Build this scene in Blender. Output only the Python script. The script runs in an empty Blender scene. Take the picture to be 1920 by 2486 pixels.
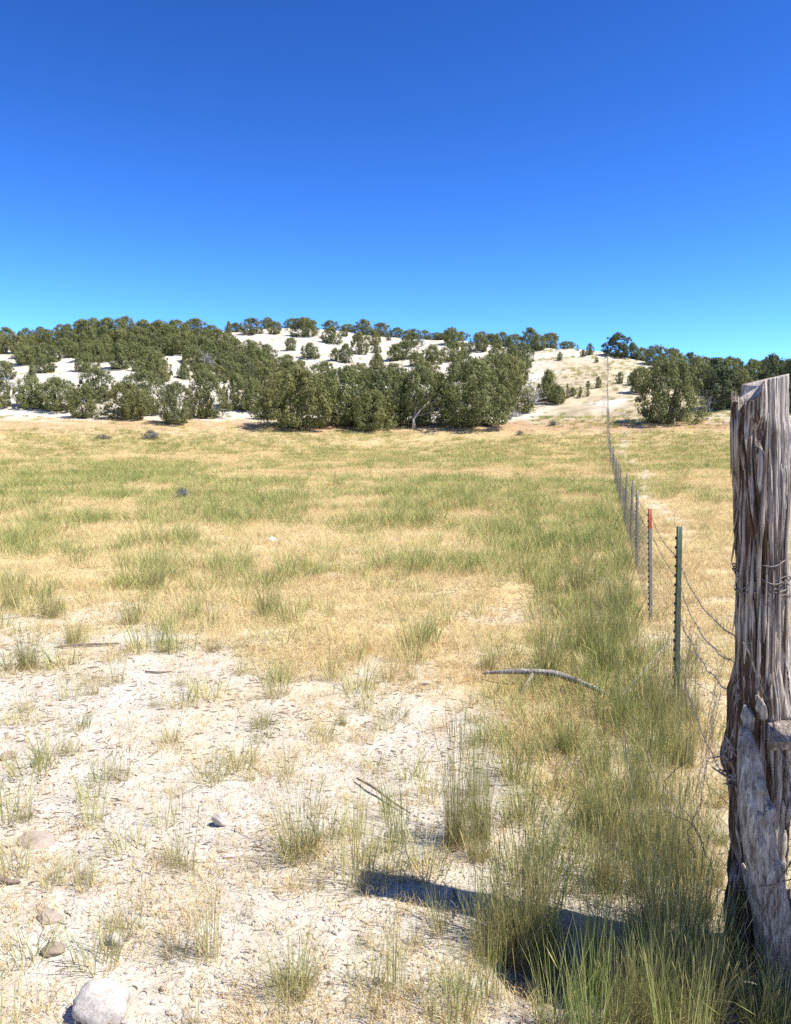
import bpy, bmesh, math, random
import numpy as np
from mathutils import Vector, Matrix

random.seed(7)
RNG = np.random.default_rng(11)
SC = bpy.context.scene
COL = SC.collection

# ------------------------------------------------------------------ camera, sky, sun, exposure
EYE = 1.6
PITCH = math.radians(4.85)
F, CX, CY = 1921.0, 960.0, 1243.0

cam_data = bpy.data.cameras.new('camera')
cam = bpy.data.objects.new('camera', cam_data)
COL.objects.link(cam)
cam.location = (0, 0, EYE)
cam.rotation_euler = (math.radians(90) - PITCH, 0, 0)
cam_data.sensor_fit = 'HORIZONTAL'
cam_data.sensor_width = 36.0
cam_data.lens = 36.0 * F / 1920.0
cam_data.clip_start = 0.05
cam_data.clip_end = 12000
SC.camera = cam

SUN_EL = math.radians(54.6)
SUN_AZ = math.atan2(1.18, -0.45)          # compass style: from +Y towards +X
world = bpy.data.worlds.new('World')
SC.world = world
world.use_nodes = True
wn = world.node_tree
bg = wn.nodes['Background']
sky = wn.nodes.new('ShaderNodeTexSky')
sky.sky_type = 'NISHITA'
sky.sun_disc = False
sky.sun_elevation = SUN_EL
sky.sun_rotation = SUN_AZ
sky.altitude = 1900
sky.air_density = 1.0
sky.dust_density = 0.0
sky.ozone_density = 5.0
hs = wn.nodes.new('ShaderNodeHueSaturation')
hs.inputs['Saturation'].default_value = 1.12
wn.links.new(sky.outputs[0], hs.inputs['Color'])
gm_ = wn.nodes.new('ShaderNodeGamma')
gm_.inputs[1].default_value = 1.65
wn.links.new(hs.outputs[0], gm_.inputs[0])
wn.links.new(gm_.outputs[0], bg.inputs[0])
bg.inputs[1].default_value = 0.058

sun_data = bpy.data.lights.new('sun', 'SUN')
sun_data.energy = 5.0
sun_data.angle = math.radians(0.5)
sun_data.color = (1.0, 0.95, 0.87)
sun = bpy.data.objects.new('sun', sun_data)
COL.objects.link(sun)
sdir = Vector((math.sin(SUN_AZ) * math.cos(SUN_EL), math.cos(SUN_AZ) * math.cos(SUN_EL), math.sin(SUN_EL)))
sun.rotation_euler = sdir.to_track_quat('Z', 'Y').to_euler()
sun.location = sdir * 50

vs = SC.view_settings
vs.view_transform = 'Standard'
vs.look = 'None'
vs.gamma = 1.0
vs.use_curve_mapping = False
vs.exposure = 0.76
SC.render.engine = 'CYCLES'
SC.cycles.use_denoising = False
SC.cycles.max_bounces = 5
SC.cycles.diffuse_bounces = 3
SC.cycles.transmission_bounces = 3
SC.cycles.transparent_max_bounces = 4


# ------------------------------------------------------------------ helpers
def ray(x, y):
    u = (np.asarray(x, float) - CX) / F
    v = (CY - np.asarray(y, float)) / F
    c, s = math.cos(PITCH), math.sin(PITCH)
    return u, c + v * s, -s + v * c


def az_el(x, y):
    dx, dy, dz = ray(x, y)
    return np.arctan2(dx, dy), dz / np.hypot(dx, dy)


def project(X, Y, Z):
    c, s = math.cos(PITCH), math.sin(PITCH)
    zz = Z - EYE
    dep = Y * c - zz * s
    up = Y * s + zz * c
    dep = np.where(dep > 0.05, dep, 0.05)
    return CX + F * X / dep, CY - F * up / dep, dep


def _hash(ix, iy, seed):
    n = (ix.astype(np.int64) * 374761393 + iy.astype(np.int64) * 668265263 + seed * 1442695041) & 0x7fffffff
    n = ((n ^ (n >> 13)) * 1274126177) & 0x7fffffff
    n = n ^ (n >> 16)
    return (n & 0xffff) / 65535.0


def vnoise(x, y, seed=0):
    x = np.asarray(x, float); y = np.asarray(y, float)
    ix = np.floor(x); iy = np.floor(y)
    fx = x - ix; fy = y - iy
    fx = fx * fx * (3 - 2 * fx); fy = fy * fy * (3 - 2 * fy)
    a = _hash(ix, iy, seed); b = _hash(ix + 1, iy, seed)
    c = _hash(ix, iy + 1, seed); d = _hash(ix + 1, iy + 1, seed)
    return (a * (1 - fx) + b * fx) * (1 - fy) + (c * (1 - fx) + d * fx) * fy


def fbm(x, y, seed=0, octs=4):
    t = 0.0; a = 0.5; n = 0.0
    x = np.asarray(x, float); y = np.asarray(y, float)
    for k in range(octs):
        t = t + a * vnoise(x * 2 ** k + 17.3 * k, y * 2 ** k - 9.1 * k, seed + k)
        n += a; a *= 0.5
    return t / n


def sstep(a, b, x):
    t = np.clip((np.asarray(x, float) - a) / (b - a), 0, 1)
    return t * t * (3 - 2 * t)


# ------------------------------------------------------------------ terrain height
_rk = np.array([0, 18, 30, 40, 50, 58, 65, 72, 78, 95, 110, 400])
_zk = np.array([0, 0, .12, .35, .62, .95, 1.6, 3.0, 4.1, 4.9, 5.4, 8.0])
_rd = np.linspace(0, 400, 1601)
_zd = np.interp(_rd, _rk, _zk)
_ker = np.exp(-0.5 * (np.arange(-24, 25) / 9.0) ** 2); _ker /= _ker.sum()
_zd = np.convolve(np.pad(_zd, 24, mode='edge'), _ker, 'valid')

A_X = [-300, 0, 100, 180, 300, 430, 520, 600, 680, 760, 850, 950]
A_Y = [842, 834, 826, 812, 806, 808, 828, 856, 888, 930, 985, 1040]
B_X = [300, 400, 500, 560, 640, 700, 780, 900, 1000, 1100, 1200, 1300, 1380, 1460, 1540, 1620, 1700, 1800, 1920, 2300]
B_Y = [840, 822, 810, 804, 797, 795, 798, 813, 822, 828, 838, 845, 847, 856, 874, 892, 908, 918, 928, 940]
_aA, _eA = az_el(A_X, A_Y)
_aB, _eB = az_el(B_X, B_Y)
_aR, _ = az_el([900, 1450, 1920], [900, 900, 900])


def hfun(x, y):
    x = np.asarray(x, float); y = np.asarray(y, float)
    r = np.hypot(x, y)
    az = np.arctan2(x, y)
    base = np.interp(r, _rd, _zd)
    front = 1 - sstep(1.1, 2.0, np.abs(az))

    def hill(el, rc, r0, z0):
        zc = EYE + el * rc
        t = np.clip((r - r0) / (rc - r0), 0, 1)
        S = t * (1.12 - 0.12 * t)
        z = z0 + (zc - z0) * S
        back = np.maximum(r - rc, 0)
        return z - 0.035 * back * np.minimum(back / 8.0, 1) + 0.0
    elA = np.interp(az, _aA, _eA)
    elB = np.interp(az, _aB, _eB)
    A = np.where(r > 78, hill(elA, 140.0, 78.0, 4.1), -5.0)
    rcB = np.interp(az, _aR, [200, 158, 128])
    r0B = np.interp(az, _aR, [108, 96, 84])
    B = np.where(r > r0B, hill(elB, rcB, r0B, np.interp(r0B, _rd, _zd)), -5.0)
    k = 1.2
    m = np.maximum(A, B)
    hillz = m + k * np.log1p(np.exp(-np.abs(A - B) / k)) * 0.6
    hm = np.maximum(hillz, base)
    far = sstep(78, 92, r) * front
    z = base * (1 - far) + hm * far
    z = z + far * ((fbm(x / 14.0, y / 14.0, 5, 3) - 0.5) * 1.3 + (fbm(x / 3.5, y / 3.5, 15, 3) - 0.5) * .45)
    mid = sstep(10, 30, r) * (1 - sstep(70, 80, r))
    z = z + mid * (fbm(x / 7.0, y / 4.0, 9, 3) - 0.5) * 0.22
    near = 1 - sstep(14, 30, r)
    z = z + near * ((fbm(x / 0.9, y / 0.9, 21, 4) - 0.5) * 0.06 + (fbm(x / .12, y / .12, 31, 2) - .5) * 0.012)
    # a low earth mound and a scooped hollow at the foot of the corner post
    z = z - 0.10 * np.exp(-(((x - 0.46) / 0.17) ** 2 + ((y - 2.33) / 0.16) ** 2))
    return z


def hz(x, y):
    return float(hfun(np.array([x]), np.array([y]))[0])


_rm = np.concatenate([np.linspace(1.2, 20, 500), np.linspace(20, 230, 1500)])


def ground_at(px, py):
    """Where the sight line through a picture point meets the ground (or the crest under it)."""
    a, e = az_el(px, py)
    a = float(a); e = float(e)
    xs = np.sin(a) * _rm; ys = np.cos(a) * _rm
    el = (hfun(xs, ys) - EYE) / _rm
    hit = np.nonzero(el >= e)[0]
    i = int(hit[0]) if len(hit) else int(np.argmax(el))
    if len(hit) and i > 0:
        f = (e - el[i - 1]) / max(el[i] - el[i - 1], 1e-9)
        r = _rm[i - 1] + f * (_rm[i] - _rm[i - 1])
    else:
        r = _rm[i] + (2.0 if not len(hit) else 0)
    X, Y = math.sin(a) * r, math.cos(a) * r
    return X, Y, hz(X, Y), r


# ------------------------------------------------------------------ mesh building
def mesh_np(name, V, faces_list, smooth=False):
    """faces_list: list of integer arrays (n,k)."""
    me = bpy.data.meshes.new(name)
    V = np.asarray(V, np.float32)
    me.vertices.add(len(V)); me.vertices.foreach_set('co', V.ravel())
    loops = np.concatenate([f.ravel() for f in faces_list]).astype(np.int32)
    tot = np.concatenate([np.full(len(f), f.shape[1], np.int32) for f in faces_list])
    st = np.concatenate([[0], np.cumsum(tot)[:-1]]).astype(np.int32)
    me.loops.add(len(loops)); me.loops.foreach_set('vertex_index', loops)
    me.polygons.add(len(tot)); me.polygons.foreach_set('loop_start', st)
    try:
        me.polygons.foreach_set('loop_total', tot)
    except Exception:
        pass
    me.update(calc_edges=True)
    if smooth:
        me.polygons.foreach_set('use_smooth', np.ones(len(tot), bool))
    me.validate()
    return me


def fattr(me, name, vals):
    a = me.attributes.new(name, 'FLOAT', 'POINT')
    a.data.foreach_set('value', np.asarray(vals, np.float32))


def obj(name, me, parent=None, mat=None):
    o = bpy.data.objects.new(name, me)
    COL.objects.link(o)
    if mat is not None and me is not None and len(me.materials) == 0:
        me.materials.append(mat)
    if parent is not None:
        o.parent = parent
    return o


def tag(o, label=None, cat=None, group=None, kind=None):
    if label: o['label'] = label
    if cat: o['category'] = cat
    if group: o['group'] = group
    if kind: o['kind'] = kind
    return o


def empty(name, loc, label, cat, group=None, rz=0.0):
    e = bpy.data.objects.new(name, None)
    e.empty_display_size = 0.2
    COL.objects.link(e)
    e.location = loc
    e.rotation_euler = (0, 0, rz)
    return tag(e, label, cat, group)


class Tubes:
    """Collects tapered tubes along polylines."""
    def __init__(self):
        self.V = []; self.Q = []; self.n = 0; self.T = []

    def add(self, pts, rad, sides=6, cap=True):
        pts = np.asarray(pts, float)
        n = len(pts)
        rad = np.broadcast_to(np.asarray(rad, float), (n,))
        tan = np.gradient(pts, axis=0)
        tan /= np.maximum(np.linalg.norm(tan, axis=1, keepdims=True), 1e-9)
        ref = np.array([0, 0, 1.0])
        if abs(tan[0] @ ref) > 0.9: ref = np.array([1.0, 0, 0])
        ang = np.arange(sides) * 2 * math.pi / sides
        prev = None
        ring = np.zeros((n, sides, 3))
        for i in range(n):
            u = (ref if prev is None else prev)
            u = u - tan[i] * (u @ tan[i]); u /= max(np.linalg.norm(u), 1e-9)
            prev = u
            w = np.cross(tan[i], u)
            ring[i] = pts[i] + rad[i] * (np.cos(ang)[:, None] * u + np.sin(ang)[:, None] * w)
        self.V.append(ring.reshape(-1, 3))
        i0 = self.n
        a = np.arange(n - 1)[:, None] * sides + np.arange(sides)[None]
        b = np.arange(n - 1)[:, None] * sides + (np.arange(sides)[None] + 1) % sides
        q = np.stack([a, b, b + sides, a + sides], -1).reshape(-1, 4) + i0
        self.Q.append(q)
        if cap:
            for base, sgn in ((0, -1), ((n - 1) * sides, 1)):
                for k in range(1, sides - 1):
                    t = [base, base + k, base + k + 1]
                    if sgn < 0: t = t[::-1]
                    self.T.append(np.array([t]) + i0)
        self.n += n * sides

    def mesh(self, name, smooth=True):
        fl = [np.concatenate(self.Q)]
        if self.T: fl.append(np.concatenate(self.T))
        return mesh_np(name, np.concatenate(self.V), fl, smooth)


# ------------------------------------------------------------------ materials
class NT:
    def __init__(self, name):
        self.m = bpy.data.materials.new(name)
        self.m.use_nodes = True
        self.t = self.m.node_tree
        self.t.nodes.clear()
        self.out = self.t.nodes.new('ShaderNodeOutputMaterial')

    def n(self, typ, **kw):
        nd = self.t.nodes.new(typ)
        for k, v in kw.items():
            if k.startswith('i_'):
                nd.inputs[k[2:].replace('_', ' ')].default_value = v
            else:
                setattr(nd, k, v)
        return nd

    def l(self, a, b):
        self.t.links.new(a, b)

    def attr(self, name, inst=False):
        return self.n('ShaderNodeAttribute', attribute_name=name, attribute_type='INSTANCER' if inst else 'GEOMETRY').outputs['Fac']

    def noise(self, scale, detail=4, rough=.55, vec=None):
        nd = self.n('ShaderNodeTexNoise')
        nd.inputs['Scale'].default_value = scale
        nd.inputs['Detail'].default_value = detail
        nd.inputs['Roughness'].default_value = rough
        if vec is not None: self.l(vec, nd.inputs['Vector'])
        return nd.outputs['Fac']

    def rng(self, v, a, b, c=0.0, d=1.0):
        nd = self.n('ShaderNodeMapRange')
        self.l(v, nd.inputs[0])
        for i, x in enumerate((a, b, c, d)): nd.inputs[i + 1].default_value = x
        return nd.outputs[0]

    def mix(self, fac, a, b, mode='MIX'):
        nd = self.n('ShaderNodeMix', data_type='RGBA', blend_type=mode)
        for sock, v in ((nd.inputs[0], fac), (nd.inputs[6], a), (nd.inputs[7], b)):
            if isinstance(v, (int, float)): sock.default_value = v
            elif isinstance(v, tuple): sock.default_value = (*v, 1)
            else: self.l(v, sock)
        return nd.outputs[2]

    def math(self, op, a, b=None):
        nd = self.n('ShaderNodeMath', operation=op)
        for i, v in enumerate((a, b)):
            if v is None: continue
            if isinstance(v, (int, float)): nd.inputs[i].default_value = v
            else: self.l(v, nd.inputs[i])
        return nd.outputs[0]

    def bump(self, h, strength=.5, dist=.02):
        nd = self.n('ShaderNodeBump')
        nd.inputs['Strength'].default_value = strength
        nd.inputs['Distance'].default_value = dist
        self.l(h, nd.inputs['Height'])
        return nd.outputs[0]

    def principled(self, color, rough=.9, normal=None, spec=.2, metal=0.0):
        p = self.n('ShaderNodeBsdfPrincipled')
        if isinstance(color, tuple): p.inputs['Base Color'].default_value = (*color, 1)
        else: self.l(color, p.inputs['Base Color'])
        if isinstance(rough, (int, float)): p.inputs['Roughness'].default_value = rough
        else: self.l(rough, p.inputs['Roughness'])
        p.inputs['Specular IOR Level'].default_value = spec
        p.inputs['Metallic'].default_value = metal
        if normal is not None: self.l(normal, p.inputs['Normal'])
        self.l(p.outputs[0], self.out.inputs[0])
        return self.m

    def leaf(self, color, trans=.3):
        d = self.n('ShaderNodeBsdfDiffuse'); t = self.n('ShaderNodeBsdfTranslucent')
        self.l(color, d.inputs[0]); self.l(color, t.inputs[0])
        mx = self.n('ShaderNodeMixShader'); mx.inputs[0].default_value = trans
        self.l(d.outputs[0], mx.inputs[1]); self.l(t.outputs[0], mx.inputs[2])
        self.l(mx.outputs[0], self.out.inputs[0])
        return self.m


def mat_ground():
    t = NT('ground_soil')
    pos = t.n('ShaderNodeNewGeometry').outputs['Position']
    n1 = t.noise(0.9, 6, .6, pos); n2 = t.noise(6.0, 6, .65, pos); n3 = t.noise(45.0, 5, .7, pos); n4 = t.noise(170.0, 4, .7, pos)
    gravel = t.mix(t.rng(n2, .35, .7), (.53, .47, .36), (.67, .62, .51))
    gravel = t.mix(t.rng(n3, .56, .66), gravel, (.33, .27, .19))
    sp = t.noise(95.0, 3, .6, pos); sp2 = t.noise(2.4, 5, .65, pos)
    gravel = t.mix(t.math('MULTIPLY', t.rng(sp, .60, .65), t.rng(sp2, .35, .6, .35, 1.0)), gravel, (.085, .060, .040))
    sp4 = t.noise(34.0, 4, .7, pos)
    gravel = t.mix(t.rng(sp4, .64, .69), gravel, (.17, .12, .08))
    sp3 = t.noise(260.0, 2, .5, pos)
    gravel = t.mix(t.rng(sp3, .66, .70), gravel, (.16, .12, .085))
    gravel = t.mix(t.rng(n4, .58, .72), gravel, (.70, .66, .60))
    dry = t.mix(t.rng(n2, .3, .7), (.47, .36, .17), (.68, .56, .29))
    dry = t.mix(t.rng(n1, .45, .7), dry, (.62, .53, .32))
    dry = t.mix(t.rng(n3, .5, .75), dry, (.36, .27, .13))
    nh = t.noise(0.35, 8, .7, pos)
    sand = t.mix(t.rng(nh, .42, .62), (.58, .535, .445), (.48, .42, .30))
    sand = t.mix(t.rng(n2, .62, .72), sand, (.36, .30, .20))
    toe = t.mix(t.rng(nh, .35, .65), (.52, .39, .25), (.36, .22, .12))
    c = t.mix(t.attr('gravel'), dry, gravel)
    c = t.mix(t.attr('toe'), c, toe)
    c = t.mix(t.attr('sand'), c, sand)
    c = t.mix(t.attr('scrubby'), c, t.mix(t.rng(nh, .38, .66), (.55, .45, .28), (.29, .23, .14)))
    c = t.mix(t.attr('soil_shade'), c, (.12, .085, .06))
    c = t.mix(t.attr('path'), c, (.62, .55, .46))
    h = t.math('ADD', t.math('MULTIPLY', n3, .7), t.math('MULTIPLY', n4, .35))
    return t.principled(c, .95, t.bump(h, .9, .012), .1)


def mat_grass(name, base, mid, tip, alt, inst=True, trans=.2):
    """blade colour runs base -> mid -> tip; per-blade variation in 'v', per-clump tint."""
    t = NT(name)
    h = t.attr('h'); v = t.attr('v')
    tint = t.attr('tint', True) if inst else t.n('ShaderNodeObjectInfo').outputs['Random']
    c = t.mix(t.rng(h, .0, .35), base, mid)
    c = t.mix(t.rng(h, .55, 1.0), c, tip)
    c = t.mix(t.rng(v, .45, 1.0, 0, .9), c, alt)
    c = t.mix(t.math('MULTIPLY', tint, .8), c, alt)
    return t.leaf(c, trans)


def mat_crown():
    t = NT('juniper_foliage')
    v = t.attr('v')
    rnd = t.n('ShaderNodeObjectInfo').outputs['Random']
    c = t.mix(v, (.108, .128, .048), (.31, .32, .12))
    wn_ = t.n('ShaderNodeTexWhiteNoise', noise_dimensions='1D'); t.l(rnd, wn_.inputs['W'])
    c = t.mix(t.rng(rnd, .0, 1.0, 0, .8), c, t.mix(v, (.128, .125, .052), (.335, .315, .12)))
    c = t.mix(t.rng(wn_.outputs['Value'], .35, 1.0, 0, .75), c, t.mix(v, (.080, .10, .048), (.24, .255, .115)))
    return t.leaf(c, .28)


def mat_crown_dark():
    t = NT('pinyon_foliage')
    v = t.attr('v')
    c = t.mix(v, (.070, .086, .046), (.155, .17, .082))
    return t.leaf(c, .15)


def mat_bark(name, a, b, scale=14):
    t = NT(name)
    co = t.n('ShaderNodeTexCoord').outputs['Object']
    mp = t.n('ShaderNodeMapping'); mp.inputs['Scale'].default_value = (1, 1, .15)
    t.l(co, mp.inputs[0])
    n = t.noise(scale, 6, .65, mp.outputs[0])
    return t.principled(t.mix(t.rng(n, .35, .65), a, b), .95, t.bump(n, .6, .02), .1)


def mat_postwood():
    t = NT('weathered_cedar')
    co = t.n('ShaderNodeTexCoord').outputs['Object']
    mp = t.n('ShaderNodeMapping'); mp.inputs['Scale'].default_value = (1, 1, .045)
    t.l(co, mp.inputs[0])
    n = t.noise(75, 8, .68, mp.outputs[0])
    n2 = t.noise(170, 6, .7, mp.outputs[0])
    big = t.noise(3.2, 4, .6, co)
    mp2 = t.n('ShaderNodeMapping'); mp2.inputs['Scale'].default_value = (1, 1, .03)
    t.l(co, mp2.inputs[0])
    fine = t.noise(300, 4, .7, mp2.outputs[0])
    brown = t.mix(t.rng(n2, .35, .65), (.038, .022, .014), (.15, .092, .055))
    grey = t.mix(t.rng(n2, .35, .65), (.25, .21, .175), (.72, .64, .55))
    w = t.math('ADD', t.rng(n, .43, .56), t.rng(big, .35, .65, -.75, -.05))
    wc = t.n('ShaderNodeClamp'); t.l(w, wc.inputs[0])
    c = t.mix(wc.outputs[0], brown, grey)
    c = t.mix(t.rng(n2, .30, .42, .85, 0), c, (.03, .02, .014))
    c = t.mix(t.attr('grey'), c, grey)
    h = t.math('ADD', n2, t.math('MULTIPLY', fine, .6))
    return t.principled(c, .9, t.bump(h, .9, .006), .15)


def mat_rock(name, a, b):
    t = NT(name)
    co = t.n('ShaderNodeTexCoord').outputs['Object']
    n = t.noise(9, 8, .65, co); n2 = t.noise(60, 6, .7, co)
    c = t.mix(t.rng(n, .35, .65), a, b)
    c = t.mix(t.rng(n2, .6, .8), c, tuple(x * .6 for x in a))
    return t.principled(c, .9, t.bump(t.math('ADD', n, n2), .5, .008), .2)


def mat_plain(name, a, b, scale=30, rough=.6, metal=0.0, spec=.3):
    t = NT(name)
    co = t.n('ShaderNodeTexCoord').outputs['Object']
    n = t.noise(scale, 6, .65, co)
    return t.principled(t.mix(t.rng(n, .35, .65), a, b), rough, t.bump(n, .2, .002), spec, metal)


def mat_bleached():
    t = NT('bleached_wood')
    co = t.n('ShaderNodeTexCoord').outputs['Object']
    mp = t.n('ShaderNodeMapping'); mp.inputs['Scale'].default_value = (1, 1, .12)
    t.l(co, mp.inputs[0])
    n = t.noise(60, 8, .7, mp.outputs[0]); big = t.noise(9, 6, .65, co); n3 = t.noise(180, 5, .7, mp.outputs[0])
    c = t.mix(t.rng(n, .38, .60), (.15, .125, .10), (.58, .53, .46))
    c = t.mix(t.rng(big, .48, .66), c, (.30, .25, .20))
    c = t.mix(t.rng(n3, .55, .64), c, (.07, .055, .042))
    return t.principled(c, .85, t.bump(t.math('ADD', n, n3), .9, .008), .2)


M_GROUND = mat_ground()
M_DRY = mat_grass('dry_grass_blades', (.52, .39, .18), (.74, .61, .31), (.82, .71, .41), (.56, .39, .19))
M_GREEN = mat_grass('green_grass_blades', (.40, .33, .14), (.17, .235, .052), (.33, .39, .11), (.60, .54, .22))
M_TUFT = mat_grass('bunchgrass_blades', (.40, .28, .13), (.19, .225, .065), (.29, .31, .11), (.44, .38, .16), inst=False)
M_TUFTDRY = mat_grass('straw_bunchgrass_blades', (.32, .20, .10), (.28, .24, .11), (.36, .31, .16), (.19, .19, .08), inst=False)
M_CROWN = mat_crown()
M_CROWND = mat_crown_dark()
M_TRUNK = mat_bark('juniper_bark', (.13, .09, .065), (.26, .21, .165), 8)
M_DEAD = mat_bark('dead_grey_wood', (.25, .235, .22), (.46, .44, .41), 10)
M_POST = mat_postwood()
M_LIMB = mat_bleached()
M_WIRE = mat_plain('weathered_wire', (.10, .085, .075), (.22, .20, .185), 60, .55, .6)
M_TGREEN = mat_plain('green_steel_paint', (.030, .052, .030), (.055, .078, .046), 25, .45)
M_TRED = mat_plain('red_steel_paint', (.28, .045, .02), (.15, .04, .022), 40, .5)
M_TGREY = mat_plain('weathered_steel', (.10, .10, .085), (.19, .18, .15), 30, .6)
M_STUD = mat_plain('rusty_stud_steel', (.05, .04, .035), (.10, .075, .06), 60, .7)
M_ROCKW = mat_rock('pale_limestone', (.42, .36, .29), (.66, .61, .53))
M_ROCKB = mat_rock('brown_sandstone', (.26, .20, .14), (.40, .33, .25))
M_ROCKP = mat_rock('pinkish_stone', (.36, .28, .22), (.50, .41, .33))
M_PEB = mat_rock('mixed_pebbles', (.38, .31, .25), (.62, .56, .49))
M_LITTER = mat_plain('dark_plant_litter', (.10, .065, .04), (.26, .18, .11), 20, .95)

# ------------------------------------------------------------------ the ground
def fence_s(X, Y):
    """signed distance to the fence line, positive on its right side"""
    return (X - FO[0]) * math.cos(FA) - (Y - FO[1]) * math.sin(FA)


FA = math.atan2((1462 - CX) / F, 1.0)
FDIR = np.array([math.sin(FA), math.cos(FA)])
FL = 0.445
FO = np.array([math.cos(FA) * FL, -math.sin(FA) * FL])


def field_masks(X, Y):
    """gravel, toe, sand, scrubby, soil, path as functions of the place"""
    r = np.hypot(X, Y)
    Z = np.interp(r, _rd, _zd)
    px, py, _ = project(X, np.maximum(Y, .3), Z)
    wob = (fbm(X / 1.3, Y / 1.3, 41, 4) - .5)
    # far edge of the bare gravel, as a distance that shrinks from left to right
    edge = np.interp(X / np.maximum(Y, .3), [-.6, -.5, -.28, -.15, -.05, .1, .25, .36, .5], [8.2, 7.6, 6.9, 5.2, 4.4, 4.2, 3.9, 4.4, 3.6])
    g = sstep(-1.9, 1.9, edge - r + wob * 6.5 + (fbm(X / .35, Y / .35, 43, 3) - .5) * 2.2)
    g = np.maximum(g, .6 * sstep(.56, .78, fbm(X / 1.1, Y / .8, 55, 4)) * (1 - sstep(8, 15, r)))
    toe = sstep(69, 73, r + wob * 6) * (1 - sstep(74, 82, r + wob * 8))
    toe = toe * np.where(X / np.maximum(Y, 1) < -.2, .55, 1.0)
    sand = sstep(74, 80, r + wob * 6)
    a = X / np.maximum(Y, 1)
    scr = sand * sstep(.16, .22, a) * sstep(.38, .58, fbm(X / 9, Y / 9, 61, 4)) * .9
    soil_shade = np.exp(-(((X - 0.47) / 0.20) ** 2 + ((Y - 2.33) / 0.17) ** 2)) * .6  # dark earth, painted to deepen the black shade left of the post
    s = (X - FO[0]) * math.cos(FA) - (Y - FO[1]) * math.sin(FA)
    path = np.exp(-((s - 1.15 - .35 * np.sin(Y / 5.0)) / .33) ** 2) * sstep(12, 22, r) * (1 - sstep(64, 74, r)) * .8
    return g, toe, sand, scr, soil_shade, path


def build_ground():
    azs = np.concatenate([np.linspace(-180, -48, 34)[:-1], np.linspace(-48, 48, 440), np.linspace(48, 180, 34)[1:-1]])
    az = np.radians(azs)
    rr = np.concatenate([np.geomspace(.5, 20, 250), np.geomspace(20, 72, 120)[1:], np.geomspace(72, 260, 190)[1:], np.geomspace(260, 6000, 26)[1:]])
    R, A = np.meshgrid(rr, az, indexing='ij')
    X = R * np.sin(A); Y = R * np.cos(A)
    Z = hfun(X, Y)
    V = np.stack([X, Y, Z], -1).reshape(-1, 3)
    nr, na = R.shape
    i = np.arange(nr - 1)[:, None]; j = np.arange(na)[None]
    j2 = (j + 1) % na
    q = np.stack([i * na + j, (i + 1) * na + j, (i + 1) * na + j2, i * na + j2], -1).reshape(-1, 4)[:, ::-1]
    V = np.concatenate([V, [[0, 0, hz(0, 0)]]])
    c = len(V) - 1
    jj = np.arange(na)
    tri = np.stack([np.full(na, c), jj, (jj + 1) % na], -1)[:, ::-1]
    me = mesh_np('ground', V, [q, tri], True)
    g, toe, sand, scr, soil_shade, path = field_masks(V[:, 0], V[:, 1])
    for n_, v_ in (('gravel', g), ('toe', toe), ('sand', sand), ('scrubby', scr), ('soil_shade', soil_shade), ('path', path)):
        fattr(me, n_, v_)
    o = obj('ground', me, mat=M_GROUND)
    tag(o, kind='structure')
    if me.polygons[1000].normal.z < 0:
        me.flip_normals()
    return o


build_ground()

# ------------------------------------------------------------------ grass meshes
def blades(n, rbase, height, lean, curl, width, seed, seg=3, heads=0.0, hvar=.35, headw=2.6, broken=0.0, dead=0.0):
    rg = np.random.default_rng(seed)
    a = rg.uniform(0, 2 * math.pi, n)
    rad = rbase * np.sqrt(rg.uniform(0, 1, n))
    base = np.stack([rad * np.cos(a), rad * np.sin(a), np.zeros(n)], -1)
    da = a + rg.normal(0, .9, n)
    d = np.stack([np.cos(da), np.sin(da), np.zeros(n)], -1)
    L = height * (1 - hvar * rg.uniform(0, 1, n) ** 1.0 * 1.4).clip(.2)
    ln = np.abs(rg.normal(0, lean, n)) + lean * .3 * rad / max(rbase, 1e-6)
    cu = rg.uniform(0, curl, n)
    hd = rg.uniform(0, 1, n) < heads
    ts = np.linspace(0, 1, seg + 1)
    if heads: ts = np.array([0, .45, .80, .86, .94, 1.0])
    fa = rg.uniform(0, math.pi, n)
    bk = rg.uniform(0, 1, n) < broken
    side = np.stack([np.cos(fa), np.sin(fa), np.zeros(n)], -1)
    P = []; W = []
    for t in ts:
        off = ln * t + cu * t * t
        hgt = np.sqrt(np.maximum(1 - np.minimum(off, .95) ** 2 * .8, .15)) * t
        p = base + d * (off * L)[:, None]
        p[:, 2] = L * hgt
        if broken and t > .6:
            k_ = (t - .55) * L
            p = np.where(bk[:, None], p + d * (k_ * .9)[:, None] - np.array([0, 0, 1.0]) * (k_ * 1.3)[:, None], p)
        P.append(p)
        w = width * (1 - .75 * t) * np.ones(n)
        if heads:
            prof = {.80: .5, .86: headw * .7, .94: headw, 1.0: .2}.get(round(float(t), 2))
            if prof is not None:
                w = np.where(hd, width * prof, w)
        W.append(w)
    k = len(ts)
    V = np.zeros((n, k * 2 - 1, 3)); Hh = np.zeros((n, k * 2 - 1))
    for i in range(k - 1):
        V[:, 2 * i] = P[i] - side * W[i][:, None] * .5
        V[:, 2 * i + 1] = P[i] + side * W[i][:, None] * .5
        Hh[:, 2 * i] = Hh[:, 2 * i + 1] = ts[i]
    V[:, -1] = P[-1]; Hh[:, -1] = 1
    m = k * 2 - 1
    off = (np.arange(n) * m)[:, None]
    Q = np.concatenate([np.array([[2 * i, 2 * i + 1, 2 * i + 3, 2 * i + 2]]) + off for i in range(k - 2)])
    T = np.array([[m - 3, m - 2, m - 1]]) + off
    v = rg.uniform(0, 1, n)
    v = np.repeat(np.where(rg.uniform(0, 1, n) < dead, 1.0, v), m)
    return V.reshape(-1, 3), Q, T, Hh.ravel(), v


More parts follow.
